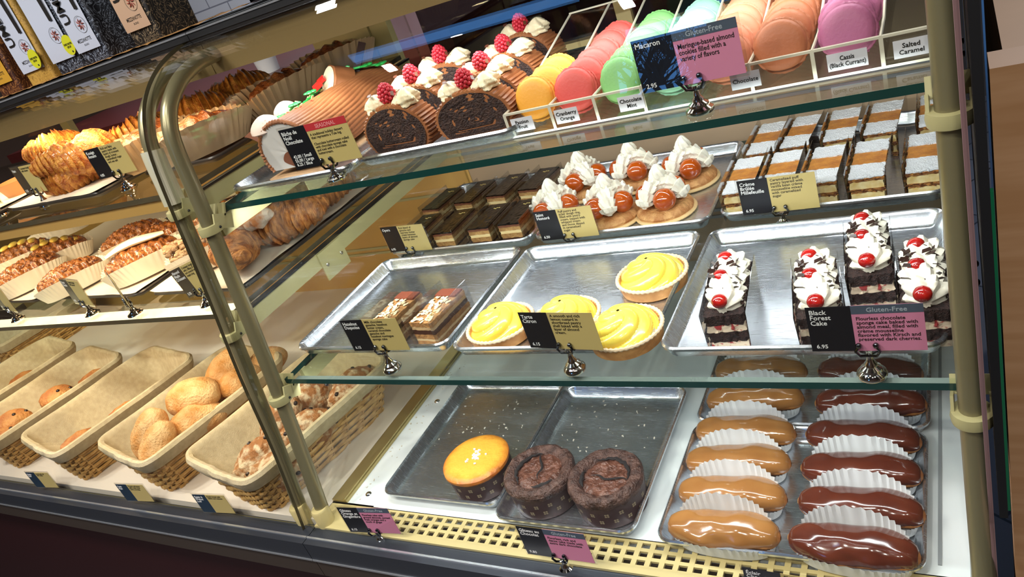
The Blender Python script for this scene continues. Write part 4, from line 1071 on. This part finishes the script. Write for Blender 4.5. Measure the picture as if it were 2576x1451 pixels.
for (x, a, b_, lb) in ((-1.835, 'Raisin\nRoll', 'Sourdough roll\nwith raisins', 'small khaki sign on the bread deck before the farthest raisin rolls'), (-1.480, 'Petit\nPain', 'French roll baked\nwith a thin crust\nevery morning', 'small khaki sign on the bread deck before the roll basket'), (-1.233, 'Raisin &\nWalnut\nLoaf', 'Rustic bread with\nraisins and walnuts', 'small khaki sign on the bread deck before the rustic loaves')):
    sign(x, .590, -.012, a, '', b_, lb, .034, w_=.084, h_=.046, stand=False, yaw=.08, tint=mat('card_navy', '1e3040', .4), ts=.0066, bs=.005)
# ------------------------------------------------------------------ bread baskets
def basket():
    root = empty('bread_basket')
    H = .108
    def hs2(z): t = z / H; return .072 + .044 * t, .150 + .026 * t
    mb = MB(); rows = 13
    for j in range(rows):
        z = .004 + (H - .008) * j / (rows - 1); hx, hy = hs2(z); P = rr(hx, hy, .03, 8, 12); n = len(P); path = []
        for i, (x, y) in enumerate(P):
            o = .0030 * (1 if (i // 2 + j) % 2 else -1); d = Vector((x / hx, y / hy, 0)).normalized(); path.append((x + d.x * o, y + d.y * o, z + .0006 * sin(i)))
        rs = []
        for i in range(n):
            p = Vector(path[i]); d = Vector((p.x / hx, p.y / hy, 0)).normalized()
            rs.append([p + d * cos(a) * .0022 + Vector((0, 0, 1)) * sin(a) * .0036 for a in [2 * pi * k / 6 for k in range(6)]])
        k0 = len(mb.v); vs = [q for r in rs for q in r]; fs = []
        for i in range(n):
            for k in range(6): fs.append((i * 6 + k, ((i + 1) % n) * 6 + k, ((i + 1) % n) * 6 + (k + 1) % 6, i * 6 + (k + 1) % 6))
        mb.add(vs, fs)
    P0 = rr(*hs2(0), .03, 8, 12); P1 = rr(*hs2(H), .03, 8, 12)
    for i in range(0, len(P0), 2): mb.tube([(P0[i][0], P0[i][1], 0), (P1[i][0], P1[i][1], H)], .002, 5)
    mb.rings([[(x * .96, y * .96, .002) for x, y in P0], [(x * .96, y * .96, .004) for x, y in P0]])
    mb.build('wicker_shell', WICK, root)
    # linen: inside wall, rolled edge, outside flap
    prof = []
    for off, z in ((-.034, .010), (-.020, .012), (-.012, .030), (-.0085, .06), (-.007, H - .004), (-.005, H + .006), (.001, H + .010), (.007, H + .009), (.0105, H + .002), (.0105, H - .010), (.009, H - .020), (.008, H - .024)):
        prof.append((off, z))
    rs = []
    for off, z in prof:
        hx, hy = hs2(min(max(z, 0), H)); P = rr(hx + off, hy + off, max(.012, .034 + off), 8, 14); n = len(P); ring = []
        for i, (x, y) in enumerate(P):
            d = Vector((x / hx, y / hy, 0)).normalized()
            q = fn((i * .35, z * 14, off * 20), .8) * .0035 + fn((i * 1.3, z * 30, 2), 1) * .0012
            sag = fn((i * .12, 3, 1), 1) * .004 + (-.010 if False else 0)
            ring.append((x + d.x * q, y + d.y * q, z + (sag if z > .05 else 0)))
        rs.append(ring)
    MB().rings(rs, True, True, False).build('linen_liner', LINEN, root)
    return tag(root, cat='basket')
bk = basket()
bks = [(-1.150, .775, -.20, 'liner basket of floured rustic loaves, behind the twin posts'), (-1.462, .790, -.20, 'full basket piled with pale golden rolls'), (-1.775, .790, -.20, 'basket holding two dark raisin rolls'), (-2.085, .800, -.20, 'basket with two knobbly rolls, third from the posts'), (-2.40, .860, -.20, 'basket half out of view at the far end of the row'), (-2.79, 1.20, -.1, 'wicker basket standing alone at the back of the bread deck')]
for k, (x, y, r, lb) in enumerate(bks):
    o = bk if k == 0 else copy_tree(bk); place(o, (x, y, 0), r, lb, 'linen lined bread baskets')
def loaf(name, r, mtl, amp, ns, crease=True, raisins=0, cat='roll', seed=1):
    random.seed(seed)
    b = MB()
    def f(d):
        k = 1 + fn(d + Vector((seed, 0, 0)), 1.4) * .10
        if crease: k -= .10 * math.exp(-(d.y * 7 + .3 * sin(d.x * 3)) ** 2) * max(0, d.z) * (1 - abs(d.x) ** 4)
        return k
    b.ball((0, 0, 0), r, 36, 22, amp, ns, f=f)
    if not raisins: return tag(b.build(name, mtl), cat=cat)
    root = empty(name); b.build('crust', mtl, root)
    for i in range(raisins):
        a = random.uniform(0, 6.28); e = random.uniform(-.1, 1.2); d = Vector((cos(a) * cos(e), sin(a) * cos(e), sin(e)))
        q = f(d) * .97
        MB().ball((d.x * r[0] * q, d.y * r[1] * q, d.z * r[2] * q), (.0052, .0042, .004), 8, 6).build('raisin', RAISIN, root)
    return tag(root, cat=cat)
rl = loaf('bread_roll', (.052, .034, .031), ROLLM, .03, 2.5)
rls = [(-1.452, .668, .118, (.2, -.9, .9), 'golden roll standing on end at the basket front'), (-1.418, .650, .100, (.1, -.9, 1.1), 'golden roll leaning against the upright one'), (-1.418, .712, .080, (.1, .1, .9), 'golden roll lying low against the basket side'), (-1.420, .770, .135, (.1, 0, .35), 'largest golden roll on top of the pile'),
    (-1.385, .735, .105, (0, .2, 1.0), 'golden roll wedged behind the front one'), (-1.435, .72, .068, (0, 0, .5), 'golden roll buried at the bottom of the pile'), (-1.400, .860, .140, (.2, -.3, 1.2), 'orange-brown roll at the back top of the pile'), (-1.368, .850, .115, (0, .1, 1.4), 'roll at the back against the basket side'), (-1.46, .81, .075, (0, 0, .2), 'roll deep in the middle of the basket'), (-1.37, .93, .10, (0, 0, 1.2), 'roll at the far back corner of the basket'),(-1.40, .80, .070, (0, 0, 1.2), 'roll under the others on the near side')]
for k, (x, y, z, rt, lb) in enumerate(rls):
    o = rl if k == 0 else copy_tree(rl); place(o, (x, y, z), 0, lb, 'golden rolls', rot=rt, sc=[1.15, 1.15, 1.05, 1.22, 1.1, 1, 1.05, 1, 1, 1, 1][k])
rd = loaf('raisin_roll', (.050, .034, .028), ROLLD, .07, 4, False, 7, seed=4)
rds = [(-1.778, .680, .060, .9, 'dark raisin roll at the front of its basket'), (-1.745, .790, .055, .8, 'dark raisin roll in the middle of its basket'), (-1.70, .905, .05, .8, 'dark raisin roll peeking at the back rim'), (-2.115, .832, .065, .4, 'knobbly roll in the middle of the third basket'), (-2.050, .910, .058, .9, 'knobbly roll at the back of the third basket'), (-2.160, .725, .070, .6, 'knobbly roll at the front of the third basket'), (-2.125, .675, .055, 1.3, 'smaller knobbly roll beside the front one'), (-2.40, .90, .06, .5, 'roll in the far half-hidden basket')]
for k, (x, y, z, r, lb) in enumerate(rds):
    o = rd if k == 0 else copy_tree(rd); place(o, (x, y, z), r, lb, 'raisin rolls', sc=(1, 1.15, 1.1))
rs_ = loaf('rustic_loaf', (.060, .036, .036), RUST, .10, 5, False, 8, 'loaf', 9)
for k, (x, y, z, rt, lb) in enumerate([(-1.152, .662, .075, (.1, -.5, .9), 'floured loaf at the front of the near basket'), (-1.105, .655, .062, (.1, 0, .5), 'floured loaf lying crosswise at the basket front'), (-1.145, .740, .100, (.1, -.7, 1.2), 'floured loaf standing behind the posts'), (-1.085, .745, .082, (0, .1, 1.1), 'floured loaf against the near basket side'), (-1.155, .82, .085, (0, .1, .9), 'floured loaf in the middle of the near basket'), (-1.060, .865, .085, (.1, 0, 1.3), 'floured loaf at the back of the near basket')]):
    o = rs_ if k == 0 else copy_tree(rs_); place(o, (x, y, z), 0, lb, 'rustic loaves', rot=rt)

# ------------------------------------------------------------------ croissants and danish
def laminated(name, L_, R_, mtl, rings=11, bend=.6, flat=.8, cat='pastry', ridge=.16, build=True):
    def mk(mb):
        N = rings * 7; P = []
        for i in range(N + 1):
            t = i / N; a = (t - .5) * 2 * bend
            P.append((L_ * sin(a) / max(bend, .01) / 1.0, L_ * (1 - cos(a)) / max(bend, .01), 0))
        def rad(t):
            e = (sin(pi * (.04 + .92 * t))) ** .62
            saw = ((abs(t - .5) * 2 * rings / 2) % 1)
            return R_ * e * (1 - ridge * saw) * (1 + .05 * sin(t * 31))
        k0 = len(mb.v)
        mb.tube(P, rad, 26, flat=flat)
        for i in range(k0, len(mb.v)):
            v = Vector(mb.v[i]); q = fn(v, 45) * R_ * .12 + fn(v, 150) * R_ * .05
            d = v.copy(); d.x = 0; d = d.normalized() if d.length > 1e-6 else Vector((0, 0, 1))
            mb.v[i] = tuple(v + d * q + Vector((0, 0, R_ * flat)))
    mb = MB(); mk(mb)
    if build: return tag(mb.build(name, mtl), cat=cat)
    return mb
cr = laminated('laminated_pastry', .075, .040, GOLDCR, 17, .8, .95, ridge=.2)
crs = [(-1.505, .855, .585, .5, 1.0, 'golden ridged pastry at the front of the upper bread shelf'), (-1.455, .895, .607, 1.9, 1.05, 'golden spiral pastry leaning on the front one'), (-1.56, .955, .585, .3, 1.1, 'golden pastry second row behind the sign'), (-1.47, 1.02, .590, 1.2, 1.1, 'golden pastry behind the spiral one'), (-1.42, 1.13, .585, .7, 1.1, 'browned pastry farther back on the upper shelf'), (-1.40, 1.25, .585, .9, 1.1, 'browned pastry at the far back of the upper shelf'), (-1.58, .90, .645, .9, .8, 'golden pastry perched on top of the pile'),(-1.50, .86, .625, 1.5, .8, 'small golden pastry on the pile by the sign')]
for k, (x, y, z, r, s_, lb) in enumerate(crs):
    o = cr if k == 0 else copy_tree(cr); place(o, (x, y, z), r, lb, 'golden laminated pastries', sc=s_)
bc = laminated('croissant', .085, .040, BROWNCR, 15, .7, .85, 'croissant', ridge=.22)
bcs = [(-1.150, .850, .392, -.9, 1.15, 'brown croissant at the front right of the tray'), (-1.100, .930, .392, .5, 1.1, 'croissant with a round spiral end near the shelf edge'), (-1.110, 1.050, .392, .9, 1.1, 'croissant at the back by the shelf edge'), (-1.170, .98, .425, .6, 1.0, 'croissant lying on top of the pile')]
for k, (x, y, z, r, s_, lb) in enumerate(bcs):
    o = bc if k == 0 else copy_tree(bc); place(o, (x, y, z), r, lb, 'plain croissants', sc=s_)
sc2 = laminated('sugared_croissant', .080, .036, SUGCR, 9, .5, .8, 'croissant', ridge=.2)
for k, (x, y, z, r, lb) in enumerate([(-1.135, .885, .440, -.3, 'sugar dusted croissant across the top of the pile'), (-1.165, 1.06, .430, 1.0, 'sugar dusted croissant at the back of the pile'), (-1.19, .93, .392, 1.2, 'sugar dusted croissant behind the posts')]):
    o = sc2 if k == 0 else copy_tree(sc2); place(o, (x, y, z), r, lb, 'sugared croissants')
def danish(kind):
    root = empty('danish_pastry')
    mb = MB(); Lh, Wd = .070, .034
    def P(u, v):
        s_ = -1 + 2 * v; e = sqrt(max(0, 1 - abs(s_) ** 2.4)); a = pi * u
        x = s_ * Lh; y = -cos(a) * Wd * e * (1 + .08 * sin(v * 50)); z = .018 + sin(a) * .030 * e
        br = abs(sin(v * 26 + (u - .5) * 9)) * .0035 * sin(a) + .006
        q = fn((x, y, z), 90) * .004 + abs(fn((x, y, z), 240)) * .003
        return (x, y, z + br + q)
    mb.grid(P, 40, 90).build('braided_crust', DARKCR, root)
    cup_mb(.068, .035, .022, .040, .016, 48, .0013, 2.6, 4, 5, .8).build('paper_case', mat('cream_paper_case', 'e6dccb', .6), root)
    if kind == 'nut':
        nm = MB()
        for i in range(150):
            x = random.uniform(-.058, .058); y = random.uniform(-.024, .024); nm.ball((x, y, .054 + random.uniform(-.003, .004) - abs(y) ** 2 * 18 - x * x * 4), (random.uniform(.003, .0055), .0028, .0026), 7, 5, .3, 60)
        nm.build('glazed_nuts', DARKCR, root)
    if kind == 'iced':
        im = MB(); im.tube([(-.055 + .11 * t, .008 * sin(5 * t) - .008, .058 + .005 * sin(pi * t)) for t in [i / 16 for i in range(17)]], lambda t: .010 * sin(pi * (.1 + .8 * t)) + .003, 12, flat=.5); im.build('icing_stripe', ICING, root)
    if kind == 'apple':
        im = MB()
        for i in range(5): im.ball((-.03 + .015 * i, .004, .059), (.010, .020, .005), 12, 6, M=Matrix.Rotation(.1 * i, 4, 'Y'))
        im.build('fruit_slices', mat('pale_fruit', 'f0cc62', .25, coat=.5), root)
    if kind == 'walnut':
        nm = MB()
        for i in range(130):
            x = random.uniform(-.066, .05); a = random.uniform(-1.4, 1.4); nm.ball((x, sin(a) * .034 * (1 - abs(x / .09) ** 3), .026 + cos(a) * .026), (.006, .004, .004), 7, 5, .25, 80)
        nm.build('walnut_topping', NUTM, root)
    return tag(root, cat='pastry')
dn = {k: danish(k) for k in ('nut', 'iced', 'apple', 'walnut')}
dps = [('nut', -1.665, .825, 1.05, 'glazed nut danish behind the front sign', 1), ('nut', -1.645, .985, .95, 'glazed nut danish at the back of the middle tray', 1.05), ('iced', -1.455, .865, .95, 'white iced danish at the front of the middle tray', 1.1), ('nut', -1.50, .955, .95, 'glossy nut danish between the iced ones', 1.05), ('iced', -1.40, 1.03, .85, 'iced danish at the back near the posts', 1.1), ('walnut', -1.255, .885, .85, 'walnut crusted pastry beside the twin posts', 1.2), ('nut', -1.905, .865, 1.1, 'glazed nut danish on the farther tray', 1.1), ('apple', -1.925, .955, .9, 'pale fruit danish behind the nut one on the farther tray', 1.1), ('iced', -1.26, 1.00, .85, 'iced danish directly behind the walnut pastry', 1.15), ('nut', -2.25, 1.17, .8, 'danish in a white case at the back of the farther tray', 1.1), ('apple', -2.12, .98, .8, 'pale fruit danish at the far end of the shelf', 1.1)]
seen = set()
for k, (kd, x, y, r, lb, s_) in enumerate(dps):
    o = dn[kd] if kd not in seen else copy_tree(dn[kd]); seen.add(kd); place(o, (x, y, .392), r, lb, 'danish pastries', sc=s_)
# trays of the bread case
DTRAY = mat('dark_baking_tray', '3a3430', .4, .5)
def tray(x, y, hx, hy, z, label, parch=True, rz=0):
    o = pan('baking_tray', hx, hy, label, 'dark baking trays', .012, DTRAY); o.location = (x, y, z + .0005); o.rotation_euler = (0, 0, rz)
    if parch:
        mb = MB(); mb.grid(lambda u, v: ((u - .5) * 2 * (hx - .004), (v - .5) * 2 * (hy - .002), .0085 + .004 * abs(2 * u - 1) ** 8 + fn((u * 6, v * 6, x), 1) * .0025), 30, 30)
        p = mb.build('parchment_sheet', PARCH); p.location = (x, y, z + .004); p.rotation_euler = (0, 0, rz); tag(p, 'parchment paper lining the ' + label.replace('dark ', ''), 'parchment paper', 'parchment sheets')
tray(-1.545, 1.02, .168, .235, .375, 'dark tray in the middle of the lower bread shelf', rz=-.06)
tray(-1.205, .99, .140, .22, .375, 'dark tray beside the twin posts', rz=-.04)
tray(-1.95, 1.04, .18, .24, .375, 'dark tray at the far end of the lower bread shelf', rz=-.06)
tray(-1.50, 1.03, .175, .235, .583, 'dark tray on the upper shelf under the golden pastries', rz=-.05)
tray(-1.185, 1.10, .105, .25, .583, 'dark tray on the upper shelf under the cased pastries', False)
tray(-1.90, 1.03, .18, .235, .583, 'dark tray at the far end of the upper shelf', rz=-.05)
# long cased pastries on the upper shelf
def cased():
    root = empty('cased_pastry')
    cup_mb(.090, .044, .036, .066, .030, 40, .0034, 2.4, 4, 6, .9).build('paper_case', mat('tan_paper_case', 'cba982', .65), root)
    mb = laminated('x', .080, .040, DARKCR, 7, .25, .85, build=False, ridge=.08); mb.v = [(a, b - .012, c + .008) for a, b, c in mb.v]
    mb.build('crust', mat('glazed_cased_crust', 'a8602e', .25, col2='70381a', vs=90, bump=1, bs=200, coat=.4), root)
    return tag(root, cat='pastry')
ca = cased()
for k, (x, y, r, lb, s_) in enumerate([(-1.180, .925, 1.05, 'pastry in a tall pleated tan case just behind the twin posts', .9), (-1.150, 1.125, 1.35, 'pastry in a tall pleated tan case between two others', .92), (-1.165, 1.315, 1.05, 'pastry in a tan case farthest back on the upper shelf', .92), (-1.335, .945, 1.3, 'pastry in a tall pale case beside the golden pile', .95)]):
    o = ca if k == 0 else copy_tree(ca); place(o, (x, y, .590), r, lb, 'pastries in tall paper cases', sc=s_)
pl = MB(); pl.lathe([(.05, 0), (.066, .040), (.068, .044)], 30, cap1=False); pl = pl.build('small_cake', mat('pale_cake', 'b9804a', .6)); tag(pl, 'small pale cake behind the far sign on the upper bread shelf', 'cake').location = (-1.83, .93, .592)
pl.scale = (.7, .7, .8)

# ------------------------------------------------------------------ coffee bags on the counter top
def pattern(name, c1, c2, sc=34, dist=5):
    M = mat(name, c1, .45); n = M.node_tree.nodes; L_ = M.node_tree.links; b = n['Principled BSDF']
    tc = n.new('ShaderNodeTexCoord'); nz = n.new('ShaderNodeTexNoise'); nz.inputs['Scale'].default_value = sc; nz.inputs['Detail'].default_value = 1.5; nz.inputs['Distortion'].default_value = dist
    L_.new(tc.outputs['Object'], nz.inputs['Vector'])
    r = n.new('ShaderNodeValToRGB'); cr_ = r.color_ramp; cr_.elements[0].position = .44; cr_.elements[0].color = srgb(c1); cr_.elements[1].position = .56; cr_.elements[1].color = srgb(c1)
    e = cr_.elements.new(.485); e.color = srgb(c2); e = cr_.elements.new(.515); e.color = srgb(c1)
    L_.new(nz.outputs['Fac'], r.inputs[0]); L_.new(r.outputs[0], b.inputs['Base Color'])
    return M
def bag(mtl, lab, W=.082, D=.082, H=.27):
    root = empty('coffee_bag')
    rs = []
    for j in range(22):
        t = j / 21; k = 1 - .05 * (t > .75); P = rr(W / 2 * (1 + .03 * sin(t * 9)) * k, D / 2 * (1 - .45 * max(0, t - .6)) * (1 + .04 * sin(t * 7 + 1)), .008, 4, 4)
        rs.append([(x + fn((x * 30, y * 30, t * 4), 1) * .003, y + fn((x * 30, y * 30, t * 4 + 5), 1) * .003, H * t) for x, y in P])
    MB().rings(rs).build('foil_bag', mtl, root)
    fr = lambda z: -D / 2 * (1 - .45 * max(0, z / H - .6)) * (1 + .04 * sin(z / H * 7 + 1)) - .0022
    lm = MB(); lw = .034
    lm.grid(lambda u, v: ((u - .5) * 2 * lw - .002, fr(.020 + (H - .03) * v) - .0008, .024 + (H - .03) * v), 6, 24).build('paper_label', lab, root)
    M = Matrix.Translation((-.018, -D / 2 - .0046, .072)) @ Matrix.Rotation(-pi / 2, 4, 'Y')
    text('UMBRIA', root, INKB, 0, .014, .029, 0, .15, M=M)
    text('MEZZANOTTE', root, INKB, -.001, .046, .0085, -D / 2 - .0046, .040, align='CENTER')
    text('BLEND', root, INKB, -.001, .036, .0045, -D / 2 - .0046, align='CENTER')
    st = MB()
    for i in range(8):
        a = i * pi / 4; st.tube([(.012 + .002 * cos(a), -D / 2 - .0048, .066 + .002 * sin(a)), (.012 + .006 * cos(a + .2), -D / 2 - .005, .066 + .006 * sin(a + .2)), (.012 + .0105 * cos(a), -D / 2 - .0048, .066 + .0105 * sin(a))], lambda t: .0011 * sin(pi * (.15 + .8 * t)), 5)
    st.build('star_mark', mat('rust_ink', '8a3826', .6), root)
    rg = MB(); rg.tube([(.012 + .014 * cos(a), -D / 2 - .0047, .066 + .014 * sin(a)) for a in [2 * pi * i / 32 for i in range(33)]], .0003, 4); rg.build('ring_mark', INKB, root)
    MB().box((.022, -D / 2 - .0046, .125), (.008, .0004, .07)).build('printed_bar', INKB, root, False)
    return tag(root, cat='coffee bag')
LABW = mat('white_bag_label', 'a6abb8', .6); 
b_blue = bag(pattern('dark_scroll_foil', '14161e', '8a94a4'), LABW)
b_gold = bag(pattern('gold_scroll_foil', 'a8843c', '6e5020'), LABW)
b_brown = bag(pattern('brown_scroll_foil', '3a1c10', 'a06a38'), mat('gold_bag_label', 'b08428', .5))
b_tan = bag(pattern('black_scroll_foil', '16130f', '8c7a60'), mat('tan_bag_label', 'a88a70', .6))
place(b_blue, (-1.300, .945, .790), 0, 'dark scroll patterned coffee bag with white label, nearer the posts of the two', 'coffee bags')
o = copy_tree(b_blue); place(o, (-1.395, .952, .790), .05, 'dark scroll patterned coffee bag with white label beside the gold bag', 'coffee bags')
place(b_gold, (-1.495, .950, .792), .06, 'gold scroll patterned coffee bag with a white strip label', 'coffee bags')
place(b_brown, (-1.600, .945, .790), 0, 'brown scroll patterned coffee bag with a gold strip label', 'coffee bags')
place(b_tan, (-1.165, .955, .792), -.02, 'black scroll patterned coffee bag with a tan label', 'coffee bags')
for (x, z, lb) in ((-1.352, .834, 'yellow oval decaf tag between the two white-labelled bags'), (-1.468, .834, 'yellow oval decaf tag on the gold coffee bag')):
    e = empty('round_tag', (x, .9015, z), 0, lb, 'tag', 'yellow bag tags')
    MB().lathe([(.0155, -.0006), (.0155, .0006)], 30, sx=1, sy=1.15, M=Matrix.Rotation(pi / 2, 4, 'X') @ Matrix.Rotation(-.4, 4, 'Z')).build('tag_disc', mat('yellow_green_tag', 'b4b41e', .5), e, False)
    text('SWISS WATER\nDECAF', e, INKB, 0, .004, .005, -.001, .024, align='CENTER')
    MB().ball((.003, -.0008, -.012), (.002, .0006, .002), 8, 6).build('eyelet', BLACKM, e)
bl = MB(); bl.grid(lambda u, v: (-1.75 + .69 * u, .870 + .21 * v, .7900 + .002 + fn((u * 40, v * 12, 0), 1) * .0025), 60, 14)
tag(bl.build('burlap_cloth', mat('burlap', 'b08040', .9, col2='7a5424', vs=300, bump=1, bs=400)), 'brown burlap cloth lying under the coffee bags', 'cloth')

# crumbs on the pans and decks
random.seed(3)
cb = MB()
for i in range(150):
    x, y, z = random.choice(((random.uniform(-.64, -.45), random.uniform(.76, .94), .0022), (random.uniform(-.9, -.69), random.uniform(.8, .95), .0022), (random.uniform(-.96, -.93), random.uniform(.66, 1.1), .0005)))
    s_ = random.uniform(.0006, .0020); cb.box((x, y, z), (s_ * 2, s_, s_ * .6), (0, 0, random.uniform(0, 3)))
tag(cb.build('crumbs', mat('pale_crumbs', 'c9c0b0', .8), None, False), 'pale crumbs scattered over the pans on the case floor', 'crumbs', kind='stuff')
flush_text()
